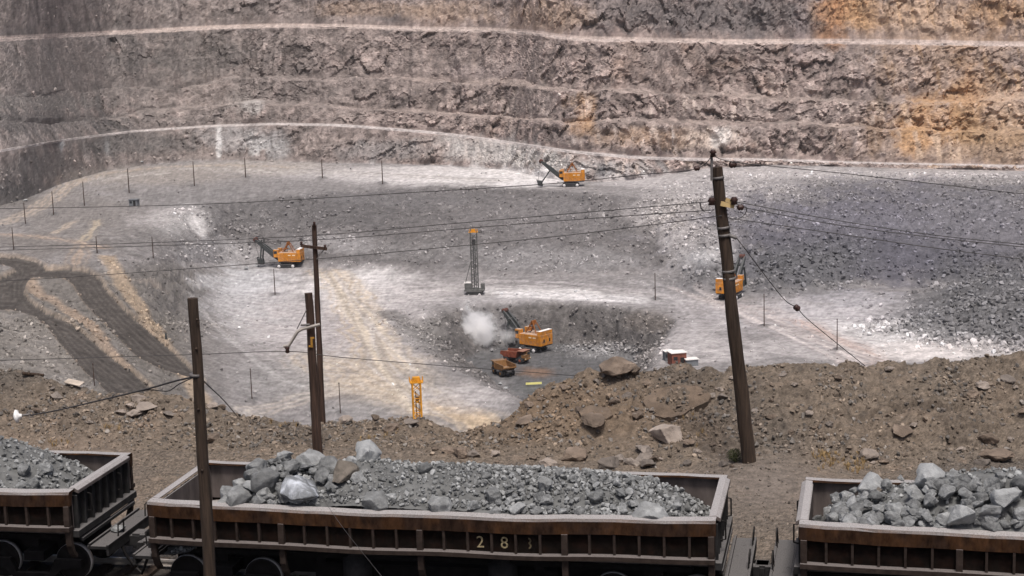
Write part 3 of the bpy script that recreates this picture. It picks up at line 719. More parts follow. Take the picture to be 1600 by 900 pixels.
for (bxp, byp, _) in POLES:
    p = at_z(bxp, byp, zU if byp < 400 else zFL)
    d = np.hypot((QX - bxp) / 10, (QY - byp) / 3.4)
    PV[..., 2] += 0.7 * np.exp(-d ** 2 * 1.5) * isfl
    C = paint(C, sstep(1.2, .5, d + .4 * WN2) * isfl, (0.14, 0.134, 0.132), .8)
road_polys = [[(60, 424), (100, 421), (135, 424), (155, 436), (166, 455), (200, 490), (240, 525), (275, 555), (300, 580), (318, 600), (296, 588), (253, 575), (217, 557), (182, 522), (152, 492), (130, 467), (116, 443), (100, 432), (60, 432)],
              [(-300, 395), (0, 403), (30, 404), (55, 410), (70, 419), (66, 427), (45, 434), (37, 445), (36, 458), (45, 472), (70, 488), (110, 506), (140, 530), (172, 558), (204, 580), (250, 620), (180, 620), (140, 585), (104, 545), (80, 515), (55, 492), (20, 482), (-300, 478), (-300, 440), (0, 436), (28, 424), (18, 414), (0, 411), (-300, 408)]]
rsd = np.full(QX.shape, -1e9)
for rp in road_polys: rsd = np.maximum(rsd, sdist(QX, QY, rp))
rsd = rsd + 1.5 + 1.0 * WN2 + .6 * fine
PV[..., 2] += (.55 * np.exp(-((rsd + 4.5) / 2.8) ** 2) * (1 + .5 * fine) - .4 * sstep(-2, 1, rsd)) * (SG > 1.9) * (SG < 9.6) * (QX < 345)
isroad = (rsd > 0) & (SG > 1.9) & (SG < 9.6) & (QX < 330)
C = paint(C, sstep(-5, -1, rsd) * (SG > 1.9) * (SG < 9.6) * (QX < 345), (0.27, 0.215, 0.165), .6)
tr = np.sin(rsd * 0.9 + .7 * WN2)
C = paint(C, isroad, (0.066, 0.058, 0.052), 1.0)
C = paint(C, isroad * sstep(.0, .8, tr), (0.105, 0.094, 0.085), .7)
FN2 = fbm(PV, 1.1, 3, gain=.7, off=131)
SPK = rng.normal(0, 1, fine.shape).clip(-2, 2.6); SPK = SPK * .6 + .4 * np.roll(SPK, 1, 1)
C = np.clip(C * (1 + 0.30 * fine + .38 * FN2 + SPK * (.13 - .04 * isroad))[..., None], 0.02, 0.8)
QX, QY, _ = proj(PV)
pf = grid_faces(npr, npc)
fc = SG[:-1, :-1] + 0.01
rf = isroad[:-1, :-1] & isroad[1:, 1:]
def pit_piece(name, msk, m, smooth=True): return sub_mesh(name, PV, pf[msk], C, m, smooth)
pit_piece('haul_road', rf, M['pit'])
pit_piece('pit_floor', (fc < 7) & ~rf, M['pit'])
pit_piece('bench_slope', (fc >= 7) & (fc < 9) & ~rf, M['pit'])
pit_piece('bench_floor', (fc >= 9) & (fc < 10) & ~rf, M['pit'])
pit_piece('bench_road', (fc >= 11) & (fc < 14), M['pit'])
pit_piece('bench_road', (fc >= 19) & (fc < 22), M['pit'])
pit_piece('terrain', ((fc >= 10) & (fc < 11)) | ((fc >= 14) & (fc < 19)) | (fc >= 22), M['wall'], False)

# where a pixel of the photo meets the built ground
_fsel = np.where((FX > -60) & (FX < 1660) & (FY < 960) & (fseg[:, None] < 3.02))
_fx, _fy, _fv = FX[_fsel], FY[_fsel], FV[_fsel]
def bank_at(px, py):
    i = np.argmin((_fx - px) ** 2 + (_fy - py) ** 2)
    return Vector(_fv[i])
_psel = np.where((QX > -60) & (QX < 1660) & (SG > 2) & (SG < 11))
_px, _py, _pv = QX[_psel], QY[_psel], PV[_psel]
def pit_at(px, py):
    d = (_px - px) ** 2 + (_py - py) ** 2
    i = np.argmin(d + 0.0004 * _pv[:, 1])
    return Vector(_pv[i])

# ------------------------------------------------------------------ rocks
def rock_hull(seed, n=16, sq=(1, .85, .7)):
    r = random.Random(seed)
    bm = bmesh.new()
    for _ in range(n):
        v = Vector((r.gauss(0, 1), r.gauss(0, 1), r.gauss(0, 1))).normalized() * r.uniform(.75, 1)
        bm.verts.new((v.x * sq[0] * .5, v.y * sq[1] * .5, v.z * sq[2] * .5))
    res = bmesh.ops.convex_hull(bm, input=list(bm.verts))
    bmesh.ops.delete(bm, geom=[v for v in bm.verts if not v.link_faces], context='VERTS')
    return bm
def rock_mesh(name, seed, m, n=15, sq=(1, .85, .7), rough=0.035):
    bm = rock_hull(seed, n, sq)
    bmesh.ops.dissolve_limit(bm, angle_limit=0.22, verts=list(bm.verts), edges=list(bm.edges))
    bmesh.ops.bevel(bm, geom=list(bm.edges), offset=0.012, segments=1, affect='EDGES', clamp_overlap=True)
    bmesh.ops.triangulate(bm, faces=list(bm.faces))
    for _ in range(3):
        lng = [e for e in bm.edges if e.calc_length() > 0.085]
        if not lng: break
        bmesh.ops.subdivide_edges(bm, edges=lng, cuts=1)
        bmesh.ops.triangulate(bm, faces=list(bm.faces))
    off = Vector((seed * 3.1, seed * 1.7, 0))
    for v in bm.verts:
        p = v.co * 3.2 + off
        d = mnoise.fractal(p, 0.8, 2.1, 4) * rough + (1 - abs(mnoise.noise(p * 1.3)) * 2) * rough * 0.6
        v.co += v.co.normalized() * d
    me = bpy.data.meshes.new(name); bm.to_mesh(me); bm.free()
    me.polygons.foreach_set('use_smooth', np.ones(len(me.polygons), bool))
    me.set_sharp_from_angle(angle=math.radians(28))
    me.materials.append(m)
    return me
def small_protos(k, base):
    out = []
    for i in range(k):
        bm = rock_hull(base + i, 12, (1, random.uniform(.75, 1), random.uniform(.6, .9)))
        bmesh.ops.triangulate(bm, faces=list(bm.faces))
        bm.verts.ensure_lookup_table()
        for j, v in enumerate(bm.verts): v.index = j
        out.append((np.array([v.co[:] for v in bm.verts]), np.array([[v.index for v in f.verts] for f in bm.faces])))
        bm.free()
    return out
PROT = small_protos(8, 500)
def rot_mats(n):
    q = rng.normal(size=(n, 4)); q /= np.linalg.norm(q, axis=1)[:, None]
    w_, x, y, z = q.T
    return np.stack([1 - 2 * (y * y + z * z), 2 * (x * y - z * w_), 2 * (x * z + y * w_), 2 * (x * y + z * w_), 1 - 2 * (x * x + z * z), 2 * (y * z - x * w_), 2 * (x * z - y * w_), 2 * (y * z + x * w_), 1 - 2 * (x * x + y * y)], -1).reshape(n, 3, 3)
def rubble(name, P, size, cols, m, label, cat='rubble'):
    Vs, Fs, Cs, n0 = [], [], [], 0
    pick = rng.integers(0, len(PROT), len(P)); R = rot_mats(len(P))
    for k, (pv, pf_) in enumerate(PROT):
        i = np.where(pick == k)[0]
        if not len(i): continue
        v = np.einsum('nij,vj->nvi', R[i], pv) * size[i][:, None, None] + P[i][:, None, :]
        f = pf_[None] + (np.arange(len(i)) * len(pv))[:, None, None] + n0
        Vs.append(v.reshape(-1, 3)); Fs.append(f.reshape(-1, 3)); Cs.append(np.repeat(cols[i], len(pv), 0)); n0 += len(i) * len(pv)
    o = np_mesh(name, np.concatenate(Vs), np.concatenate(Fs), m, np.concatenate(Cs), smooth=False, loops=3)
    return tag(o, label, cat, kind='stuff')
def scatter_pit(weight, n, s0, s1, power, name, label, cmul=(0.8, 2.0)):
    wv = np.clip(weight, 0, None).ravel().astype(float); wv /= wv.sum()
    i = rng.choice(len(wv), n, p=wv)
    P = PV.reshape(-1, 3)[i].astype(float)
    d = P[:, 1]
    P[:, 0] += rng.uniform(-.5, .5, n) * d / FPX * 4; P[:, 1] += rng.uniform(-.7, .7, n)
    size = s0 + (s1 - s0) * rng.random(n) ** power
    P[:, 2] += size * 0.12
    cols = C.reshape(-1, 3)[i] * rng.uniform(*cmul, n)[:, None]
    return rubble(name, P, size, np.clip(cols, 0.03, .7), M['rubble'], label)
vis = (QX > -80) & (QX < 1680)
# weight per picture area, so distant rows do not crowd
g_mid = wmid * sstep(230, 330, QX) * (0.35 + sstep(-.1, .3, WN2) * 1.5) * vis
scatter_pit(g_mid, 9000, .4, 2.0, 5, 'broken_rock', 'grey broken rock strewn over the long bench slope across the pit', (1.0, 2.3))
g_right = lumps * vis * (0.6 + sstep(-.1, .3, WN2))
scatter_pit(g_right + 0.5 * (sstep(960, 1050, QX) * sstep(1250, 1100, QX) * segw(8, 9.7)), 7000, .4, 2.0, 5, 'broken_rock', 'grey blue broken rock lying on the sloping right hand bench', (.8, 2.2))
scatter_pit(pm ** 1.5 * vis, 10000, .35, 2.6, 5, 'muck_pile', 'dark blasted rock heaped on the pit floor at the right', (.7, 2.0))
g_h = hin * (0.3 + 2.2 * np.exp(-((QX - 940) / 60) ** 2 - ((QY - 548) / 14) ** 2) + 1.2 * np.exp(-((QX - 990) / 40) ** 2 - ((QY - 555) / 20) ** 2) + 1.5 * np.exp(-((QX - 700) / 60) ** 2 - ((QY - 545) / 30) ** 2)) * sstep(1.0, .97, ledge) * vis + 2 * np.exp(-((QX - 930) / 60) ** 2 - ((QY - 550) / 10) ** 2) * low_seg
scatter_pit(g_h, 3200, .35, 1.7, 4, 'broken_rock', 'loose grey rock spilled down the sides of the dark hollow', (.8, 2.6))
g_foot = iswall * np.maximum(segw(10, 10.5, .1), np.maximum(.35 * wledge, .25 * wface)) * vis
scatter_pit(g_foot, 6000, .5, 2.2, 5, 'broken_rock', 'fallen rock along the ledges of the far pit wall', (.8, 1.8))
g_fl = wflo * vis * (0.25 + left_rough * 3 + 2.2 * sstep(330, 260, QX) * (SG > 9) * 0.4) * (~isroad) + 6 * np.exp(-((QX - 225) / 90) ** 2 - ((QY - 470) / 60) ** 2) * segw(2, 7.1) * (~isroad) + 7 * sstep(7, 2, seg_dist(wx, wy, wline([(606, 488), (650, 518), (690, 552), (745, 578)]))) * low_seg + 3 * np.exp(-((QX - 345) / 60) ** 2 - ((QY - 395) / 22) ** 2) * in_low
scatter_pit(g_fl, 5500, .3, 1.5, 5, 'broken_rock', 'stones scattered over the pale pit floor and beside the roads', (.7, 1.8))

def scatter_bank(weight, n, s0, s1, power, name, label, cmul=(.6, 1.7)):
    wv = np.clip(weight, 0, None).ravel().astype(float); wv /= wv.sum()
    i = rng.choice(len(wv), n, p=wv)
    P = FV.reshape(-1, 3)[i].astype(float)
    P[:, 0] += rng.uniform(-.03, .03, n); P[:, 1] += rng.uniform(-.05, .05, n)
    size = s0 + (s1 - s0) * rng.random(n) ** power
    P[:, 2] += size * .1
    cols = base.reshape(-1, 3)[i] * rng.uniform(*cmul, n)[:, None] * np.where(rng.random(n) < .3, 1.0, 1.0)[:, None]
    grey = rng.random(n) < .3
    cols[grey] = cols[grey].mean(1)[:, None] * np.array([1.10, 1.0, .90])
    return rubble(name, P, size, np.clip(cols, .03, .5), M['rubble'], label)
fvis = (FX > -60) & (FX < 1660) & (fseg[:, None] < 3.02)
scatter_bank(fvis * bank * (0.4 + sstep(-.1, .4, fbm(FV, .5, 3, off=55)) * 2) , 17000, .03, .24, 4.5, 'stones', 'small brown and grey stones covering the dirt embankment', (.7, 1.9))
scatter_bank(fvis * (1 - .8 * bank) * (FV[..., 1] > 33), 17000, .028, .13, 4, 'gravel', 'gravel lying on the ground between the wagons and the embankment', (.5, 1.7))

NR = 9
ORE = {k: [rock_mesh('ore_rock', 40 + 17 * j + i, M[k], 13 + i, (1, .8 + .02 * i, .62 + .03 * i)) for i in range(n)] for j, (k, n) in enumerate([('ore', NR), ('ore_vein', 1), ('ore_pale', 3), ('ore_brown', 1)])}
BNK = {k: [rock_mesh('weathered_rock', 300 + 23 * j + i, M[k], 14 + i, (1, .85, .58 + .04 * i), .05) for i in range(n)] for j, (k, n) in enumerate([('brock', 6), ('grock', 5), ('prock', 3)])}
BNK['bigblock'] = [rock_mesh('weathered_rock', 777, M['brock'], 30, (1.02, .8, .62), .04)]
def put_rock(me, name, p, size, label, group=None, cat='rock', flat=1.0, rz=None, tilt=0.35):
    o = bpy.data.objects.new(name, me); COL.objects.link(o)
    o.location = p
    o.scale = (size, size, size * flat)
    o.rotation_euler = (random.uniform(-tilt, tilt), random.uniform(-tilt, tilt), random.uniform(0, 6.28) if rz is None else rz)
    return tag(o, label, cat, group)

# rocks of the embankment
G_B = 'rocks lying on the embankment'
NAMED = {0: 'big flat topped brown boulder perched on the crest of the mound', 1: 'round brown boulder leaning against the big flat topped one', 2: 'large pale topped grey boulder at the foot of the mound beside the rock cluster',
         3: 'squarish brown rock sitting alone low on the right bank', 4: 'dark brown wedge of rock at the foot of the mound behind the loaded wagon'}
bank_rocks = [(966, 574, 60, 'bigblock', .72), (993, 582, 24, 'brock', .9), (1036, 680, 54, 'prock', .8), (1408, 674, 26, 'brock', .9), (900, 711, 34, 'brock', .8),
    (1357, 710, 26, 'prock', .8), (1426, 664, 12, 'prock', .8), (1296, 662, 13, 'grock', .8), (1264, 646, 11, 'prock', .9), (1522, 616, 18, 'brock', .8), (1540, 601, 24, 'prock', .6), (1575, 592, 22, 'grock', .6), (1545, 685, 28, 'brock', .7), (1560, 708, 44, 'brock', .5), (1533, 722, 24, 'grock', .7),
    (1131, 724, 20, 'grock', .7), (1074, 724, 14, 'grock', .8), (1124, 608, 13, 'prock', .8), (1130, 622, 18, 'grock', .8), (1112, 618, 14, 'grock', .7), (701, 704, 18, 'brock', .8), (722, 708, 24, 'brock', .8), (741, 711, 18, 'grock', .8), (772, 708, 17, 'prock', .8), (857, 722, 28, 'prock', .7), (957, 724, 32, 'grock', .8), (971, 716, 20, 'grock', .8), (1008, 703, 32, 'grock', .7), (1008, 715, 26, 'grock', .8), (1013, 726, 24, 'grock', .8), (1026, 715, 18, 'brock', .8), (988, 722, 20, 'grock', .8),
    (928, 653, 36, 'brock', .45), (820, 658, 26, 'brock', .9), (932, 596, 16, 'grock', .8), (612, 669, 22, 'brock', .7), (640, 658, 24, 'grock', .5), (541, 653, 18, 'prock', .7), (585, 652, 13, 'brock', .8), (996, 647, 18, 'brock', .8), (680, 701, 11, 'brock', .8), (834, 715, 12, 'brock', .8), (826, 632, 15, 'brock', .8), (880, 605, 14, 'brock', .8), (905, 640, 14, 'brock', .8), (960, 625, 18, 'brock', .7), (980, 618, 14, 'grock', .8), (1010, 600, 12, 'brock', .8),
    (210, 624, 26, 'prock', .8), (213, 644, 22, 'prock', .6), (204, 633, 13, 'prock', .8), (228, 633, 28, 'prock', .5), (190, 642, 15, 'prock', .6), (265, 646, 20, 'grock', .5), (331, 683, 22, 'brock', .7), (332, 632, 18, 'prock', .5), (352, 632, 10, 'brock', .8), (91, 616, 20, 'grock', .5), (82, 607, 11, 'grock', .7), (290, 699, 9, 'grock', .7), (1240, 600, 12, 'prock', .6), (1222, 585, 10, 'grock', .7), (1310, 590, 12, 'brock', .7), (1390, 575, 13, 'prock', .6), (1380, 720, 14, 'brock', .7), (1470, 640, 14, 'grock', .7), (1600, 640, 16, 'brock', .7), (1500, 700, 13, 'prock', .6), (1180, 640, 12, 'grock', .8), (1205, 650, 14, 'brock', .8), (1075, 690, 15, 'brock', .7), (1090, 705, 12, 'prock', .8), (60, 640, 13, 'brock', .6), (140, 660, 12, 'grock', .7), (420, 690, 12, 'brock', .7), (600, 690, 12, 'prock', .7), (560, 700, 13, 'brock', .7), (460, 670, 11, 'grock', .7)]
def visible_depth(p): return math.hypot(p.y, p.z - CAM_Z)
for i, (x, y, wpx, k, fl) in enumerate(bank_rocks):
    p = bank_at(x, y + wpx * .18); s = wpx * visible_depth(p) / FPX * (1.55 if i > 1 else 1.15)
    p.z += s * (.14 if i > 1 else .28) * fl
    put_rock(random.choice(BNK[k]), 'weathered_rock' if i not in (0, 1, 2) else 'boulder', p, s, NAMED.get(i, {'prock': 'pale tan rock lying among the stones of the dirt bank', 'grock': 'grey angular rock lying among the stones of the dirt bank'}.get(k, 'brown weathered rock lying among the stones of the dirt bank')), None if i in NAMED else G_B + ' ' + {'grock': '(grey)', 'prock': '(pale)'}.get(k, '(brown)'), 'rock', fl, tilt=.2 if i else .08, rz=.5 if i == 0 else None)
for _ in range(120):
    x, y = random.uniform(0, 1600), random.uniform(590, 735)
    p = bank_at(x, y); qx, qy, _d = proj(np.array(p))
    if abs(qy - y) > 4: continue
    k = random.choice(['brock', 'grock', 'brock', 'prock']); s = random.uniform(.12, .30) if x > 780 else random.uniform(.1, .22)
    p.z += s * .1
    put_rock(random.choice(BNK[k]), 'weathered_rock', p, s, {'brock': 'brown weathered rock lying among the stones of the dirt bank', 'grock': 'grey angular rock lying among the stones of the dirt bank', 'prock': 'pale tan rock lying among the stones of the dirt bank'}[k], G_B + ' ' + {'brock': '(brown)', 'grock': '(grey)', 'prock': '(pale)'}[k], 'rock', random.uniform(.6, .9), tilt=.3)
# slab of bedrock breaking out of the mound, cracked along its lower edge
def slab(label, outline, th, name='rock_slab'):
    top = [bank_at(x, y) + Vector((0, 0, .10)) for x, y in outline]
    bm = bmesh.new()
    vs = [bm.verts.new(p) for p in top]; bm.faces.new(vs)
    r = bmesh.ops.extrude_face_region(bm, geom=list(bm.faces))
    for v in [g for g in r['geom'] if isinstance(g, bmesh.types.BMVert)]: v.co += Vector((0, .15, -th))
    bmesh.ops.recalc_face_normals(bm, faces=list(bm.faces))
    bmesh.ops.triangulate(bm, faces=list(bm.faces))
    for _ in range(5):
        lng = [e for e in bm.edges if e.calc_length() > 0.16]
        if not lng: break
        bmesh.ops.subdivide_edges(bm, edges=lng, cuts=1); bmesh.ops.triangulate(bm, faces=list(bm.faces))
    for v in bm.verts:
        v.co += Vector((0, -1, 1)) * (mnoise.fractal(v.co * 1.3, .8, 2.1, 4) * .10)
    me = bpy.data.meshes.new(name); bm.to_mesh(me); bm.free()
    me.polygons.foreach_set('use_smooth', np.ones(len(me.polygons), bool)); me.set_sharp_from_angle(angle=math.radians(40))
    me.materials.append(M['slab']); o = bpy.data.objects.new(name, me); COL.objects.link(o)
    return tag(o, label, 'rock')
M['slab'] = mat('earthy_slab', (0.150, 0.113, 0.084), 1.0, var=.3, scale=2.2, bump=.8, bscale=7, second=(.12, .095, .075), second_scale=1.2, bdist=.06)
slab('broad slab of earth covered rock breaking out of the mound left of the leaning pole', [(1004, 634), (1022, 612), (1060, 606), (1088, 608), (1112, 622), (1106, 634), (1080, 644), (1064, 655), (1038, 658), (1022, 652)], .4)
slab('small tilted slab of earth covered rock below the perched boulder', [(905, 648), (925, 640), (950, 642), (958, 652), (940, 662), (915, 662)], .25)

# ------------------------------------------------------------------ ore wagons
L, W, RIM = 12.2, 3.4, 2.55
HL, HW = L / 2, W / 2
def make_wagon():
    root = empty('ore_wagon')
    bulge = lambda v: (v[0], v[1] - .15 * (1 - (v[0] / HL) ** 2) * sstep(.3, 1.2, -v[1]) + .012 * math.sin(v[0] * 2.1) , v[2] - .05 * (1 - (v[0] / HL) ** 2) * sstep(1.5, 2.2, v[2]) + .012 * math.sin(v[0] * 1.7 + 1))
    bays = 24; bw = L / bays
    for sy in (-1, 1):
        fn = (lambda v, sy=sy: (lambda u: (u[0], u[1] if sy < 0 else -u[1], u[2]))(bulge(v)))
        sp = MB()
        for i in range(bays): sp.box((-HL + bw * (i + .5), -HW + .14, 1.98), (bw, .05, .72))
        sp = sp.build('side_panel', M['panel'], root, fn)
        mb = MB()
        for i in range(bays): mb.box((-HL + bw * (i + .5), -HW + .185, 2.1), (bw, .03, .84))
        for i in range(0): pass
        mb.build('inner_plate', M['inner'], sp, fn)
        mb = MB()
        xs = [-HL - .02 + (L + .04) * i / bays for i in range(bays + 1)]
        sec = [(-HW + .02, RIM - .335), (-HW - .0, RIM - .06), (-HW + .05, RIM - .012), (-HW + .30, RIM), (-HW + .31, RIM - .04), (-HW + .19, RIM - .06), (-HW + .13, RIM - .335)]
        n = len(sec); dent = [(random.gauss(0, .006), random.gauss(0, .005)) for _ in xs]
        vs = [(x, y + dent[i_][0] + .003 * random.uniform(-1, 1), z + dent[i_][1] + .003 * random.uniform(-1, 1)) for i_, x in enumerate(xs) for y, z in sec]
        fs = [(i * n + k, i * n + (k + 1) % n, (i + 1) * n + (k + 1) % n, (i + 1) * n + k) for i in range(bays) for k in range(n)]
        fs = [f[::-1] for f in fs] + [tuple(range(n)), tuple(range(bays * n, bays * n + n))[::-1]]
        mb.add(vs, fs).build('top_rail', M['rail'], sp, fn)
        for i in range(bays + 1):
            if i % 6 == 0: continue
            MB().box((-HL + bw * i, -HW + .075, 1.985), (.05, .09, .455)).build('rib', M['rib'], sp, fn)
        sb = MB()
        for i in range(bays): sb.box((-HL + bw * (i + .5), -HW + .03, 1.70), (bw, .2, .1))
        sb.build('sill', M['rib'], sp, fn)
        for i in (0, 6, 12, 18, 24):
            x = -HL + bw * i + (.07 if i == 0 else -.07 if i == 24 else 0)
            out = [(-HW + .0, 2.22), (-HW - .02, 1.9), (-HW + .0, 1.6), (-HW + .02, 1.3), (-HW + .12, 1.08), (-HW + .26, .95), (-HW + .30, 1.02), (-HW + .2, 1.14), (-HW + .13, 1.34), (-HW + .12, 1.6), (-HW + .1, 1.9), (-HW + .1, 2.22)]
            MB().prism(out, 'x', x - .065, x + .065).build('hanging_arm', M['rib'], root, fn, .01)
        if sy < 0:
            for ch, bay, m in (('2', 14, 'paintnum'), ('8', 15, 'paintnum'), ('3', 16, 'paintnum2')):
                cu = bpy.data.curves.new('digit', 'FONT'); cu.body = ch; cu.size = .35; cu.align_x = 'CENTER'; cu.extrude = .003
                to = bpy.data.objects.new('digit', cu); COL.objects.link(to)
                dg = bpy.context.evaluated_depsgraph_get()
                me = bpy.data.meshes.new_from_object(to.evaluated_get(dg))
                bpy.data.objects.remove(to)
                me.materials.clear(); me.materials.append(M[m])
                xm = -HL + bw * (bay + .5)
                Rm = Matrix.Rotation(math.pi / 2, 4, 'X')
                me.transform(Matrix.Translation((xm, -HW + .108 - .15 * (1 - (xm / HL) ** 2), 1.82)) @ Rm)
                o = bpy.data.objects.new('digit', me); COL.objects.link(o); o.parent = sp
    for sx in (-1, 1):
        ew = MB().box((sx * (HL - .10), 0, 1.98), (.05, W - .42, .9)).build('end_wall', M['endsteel'], root)
        MB().box((sx * (HL - .135), 0, 2.02), (.02, W - .44, .86)).build('inner_plate', M['inner'], ew)
        sec = [(sx * (HL - .14), RIM - .01), (sx * (HL + .0), RIM + .005), (sx * (HL + .10), RIM - .05), (sx * (HL + .10), RIM - .13), (sx * (HL - .1), RIM - .05)]
        if sx < 0: sec = sec[::-1]
        MB().prism(sec, 'y', -HW + .32, HW - .32).build('end_rail', M['inner'], ew, None, .01)
        for k in range(8):
            y = -HW + .36 + (W - .72) * k / 7
            MB().box((sx * (HL - .02), y, 1.96), (.13, .05, .82)).build('rib', M['endsteel'], ew)
        MB().box((sx * (HL + .02), 0, 1.53), (.22, W - .3, .16)).bar((sx * (HL + .10), -HW + .3, 1.36), (sx * (HL + .10), HW - .3, 1.36), .08).build('end_beam', M['endsteel'], ew, None, .01)
        # end deck, ladder loop, coupler
        pd = MB().box((sx * (HL + .40), .1, 1.12), (.52, 2.7, .08)).box((sx * (HL + .63), .1, 1.06), (.06, 2.7, .26)).box((sx * (HL + .2), .1, 1.16), (.05, 2.7, .12)).build('end_deck', M['endsteel'], root, None, .01)
        for y in (-.6, .9):
            MB().tube([(sx * (HL + .6), y, 1.1), (sx * (HL + .62), y, 1.48), (sx * (HL + .62), y + .3, 1.5), (sx * (HL + .6), y + .3, 1.1)], .018).build('hand_rail', M['under'], pd)
        for y in (-.9, .7):
            MB().tube([(sx * (HL + .06), y, 2.3), (sx * (HL + .16), y, 2.28), (sx * (HL + .16), y, 1.9), (sx * (HL + .06), y, 1.88)], .018).build('grab_handle', M['under'], ew)
        cp = MB().box((sx * (HL + .55), 0, .92), (.8, .26, .26)).box((sx * (HL + .86), .06, .92), (.3, .36, .36)).box((sx * (HL + .98), -.1, .92), (.14, .16, .34)).build('coupler', M['endsteel'], root, None, .02)
        MB().tube([(sx * (HL + .6), -.5, .98), (sx * (HL + .72), -.5, .7), (sx * (HL + .85), -.45, .45), (sx * (HL + 1.0), -.4, .55)], .035, 8).tube([(sx * (HL + .66), .5, .98), (sx * (HL + .8), .5, .65), (sx * (HL + .95), .5, .5)], .035, 8).build('brake_hose', M['under'], cp)
    MB().box((0, 0, 1.56), (L - .2, W - .36, .08)).build('floor_plate', M['inner'], root)
    MB().box((0, 0, 1.02), (L, .66, .82)).box((0, 0, .75), (5.4, 1.5, .5)).box((0, 0, 1.33), (L - 1.0, 2.5, .1)).box((0, 0, 1.45), (L - .4, 1.5, .14)).box((-2.4, 0, 1.3), (.2, 2.4, .3)).box((2.4, 0, 1.3), (.2, 2.4, .3)).box((-4.78, 0, 1.2), (.4, 2.2, .3)).box((4.78, 0, 1.2), (.4, 2.2, .3)).build('underframe', M['under'], root)
    for x in (-1.6, 1.6):
        for sy in (-1, 1):
            MB().lathe([(.0, .55), (.30, .55), (.36, .6), (.38, .68), (.38, .76), (.31, .8), (.31, 1.3), (.2, 1.35), (.2, 1.5)], (x, sy * 1.15, 0), n=22).build('tipping_cylinder', M['endsteel'], root)
    for bx_ in (-4.78, 4.78):
        bg_ = MB().box((bx_, 0, .78), (.5, 2.0, .22))
        for sy in (-1, 1):
            bg_.prism([(bx_ - 1.2, .75), (bx_ - .55, .75), (bx_ - .4, .42), (bx_ + .4, .42), (bx_ + .55, .75), (bx_ + 1.2, .75), (bx_ + 1.2, .55), (bx_ + .7, .5), (bx_ + .5, .3), (bx_ - .5, .3), (bx_ - .7, .5), (bx_ - 1.2, .55)], 'y', sy * 1.03 - .07, sy * 1.03 + .07)
        bg_ = bg_.build('bogie', M['under'], root, None, .015)
        for dx in (-.88, .88):
            for sy in (-1, 1):
                c = (bx_ + dx, sy * .72, .62)
                wh = MB().lathe([(.10, -.09), (.30, -.05), (.36, -.09), (.425, -.09), (.42, .05), (.30, .05), (.12, .02), (.1, .08)], c, (0, -sy, 0) if False else (0, 1, 0), 36)
                wh.build('wheel', M['wheel'], bg_)
                MB().lathe([(.405, -.085), (.43, -.085), (.428, .055), (.405, .055), (.405, -.085)], c, (0, 1, 0), 36, True, False).build('wheel_tread', M['tread'], bg_)
            MB().tube([(bx_ + dx, -.8, .62), (bx_ + dx, .8, .62)], .07, 10).build('axle', M['under'], bg_)
    return root
def wagon_at(o, px, py, corner, yaw):
    c = at_z(px, py, RIM); a = math.radians(yaw)
    u = Vector((math.cos(a), math.sin(a), 0)); n = Vector((-u.y, u.x, 0))
    ctr = Vector(c) + u * (HL * (1 if corner < 0 else -1)) + n * HW
    o.location = (ctr.x, ctr.y, 0); o.rotation_euler = (0, 0, a)
    return o
wag_c = wagon_at(make_wagon(), 230, 784, -1, -12.0)
wag_r = wagon_at(copy_tree(wag_c), 1250, 819, -1, -12.9)
wag_l = wagon_at(copy_tree(wag_c), 105, 769, 1, -11.2)
for o_ in (wag_r, wag_l):
    for ch in list(o_.children_recursive):
        if ch.name.startswith('digit'): bpy.data.objects.remove(ch)
G_W = 'ore wagons coupled in a train'
tag(wag_c, 'rusty dump wagon numbered 28 in full view, loaded with grey ore', 'ore wagon', G_W)
tag(wag_r, 'rusty dump wagon cut off by the right edge, heaped with large rocks', 'ore wagon', G_W)
tag(wag_l, 'dark dump wagon cut off by the left edge, its grey end wall showing', 'ore wagon', G_W)
bpy.context.view_layer.update()

# loads
LOADS = {
    'c': (wag_c, [(-6.1, 1.5), (-5.3, 1.55), (-4.9, 1.85), (-4.5, 2.3), (-4, 2.46), (4.6, 2.46), (5.2, 2.28), (5.7, 1.95), (6.1, 1.6)], [(-5.5, 0), (-4.6, .3), (-4.0, .62), (-2, .62), (-1, .48), (0, .48), (2, .5), (3.6, .42), (4.4, .2), (5.3, 0)]),
    'r': (wag_r, [(-6.1, 1.5), (-5.8, 1.9), (-5.4, 2.3), (-4.6, 2.44), (6.1, 2.45)], [(-6, 0), (-5.2, .12), (-4.2, .45), (-3.4, .8), (-2.4, .95), (6, .95)]),
    'l': (wag_l, [(-6.1, 2.4), (3.8, 2.45), (4.7, 2.35), (5.3, 2.1), (5.9, 1.6), (6.1, 1.55)], [(-6, .9), (2.5, .9), (3.6, .7), (4.6, .3), (5.4, 0)])}
def load_h(key, x, y):
    _, pr, cr = LOADS[key]
    return np.interp(x, *zip(*pr)) + np.interp(x, *zip(*cr)) * (1 - (np.asarray(y) / 1.75) ** 2) - .06 * (np.abs(y) > 1.2)
def load_hit(key, px, py):
    o = LOADS[key][0]; inv = np.array(o.matrix_world.inverted())
    r = ray(px, py); t = np.linspace(26, 42, 900) / r[1]
    P = r[None] * t[:, None] + np.array([0, 0, CAM_Z])
    Q = P @ inv[:3, :3].T + inv[:3, 3]
    ok = (np.abs(Q[:, 0]) < HL - .2) & (np.abs(Q[:, 1]) < HW - .3) & (Q[:, 2] < load_h(key, Q[:, 0], Q[:, 1]))
    i = np.argmax(ok)
    return (Vector(P[i]), Q[i]) if ok[i] else (None, None)
def bare(key, x):
    if key == 'c': return .13 * sstep(-1.9, -2.5, np.asarray(x, float)) + .05 * sstep(.6, 1.4, np.asarray(x, float))
    return {'r': .14, 'l': 0.0}[key] + 0 * np.asarray(x, float)
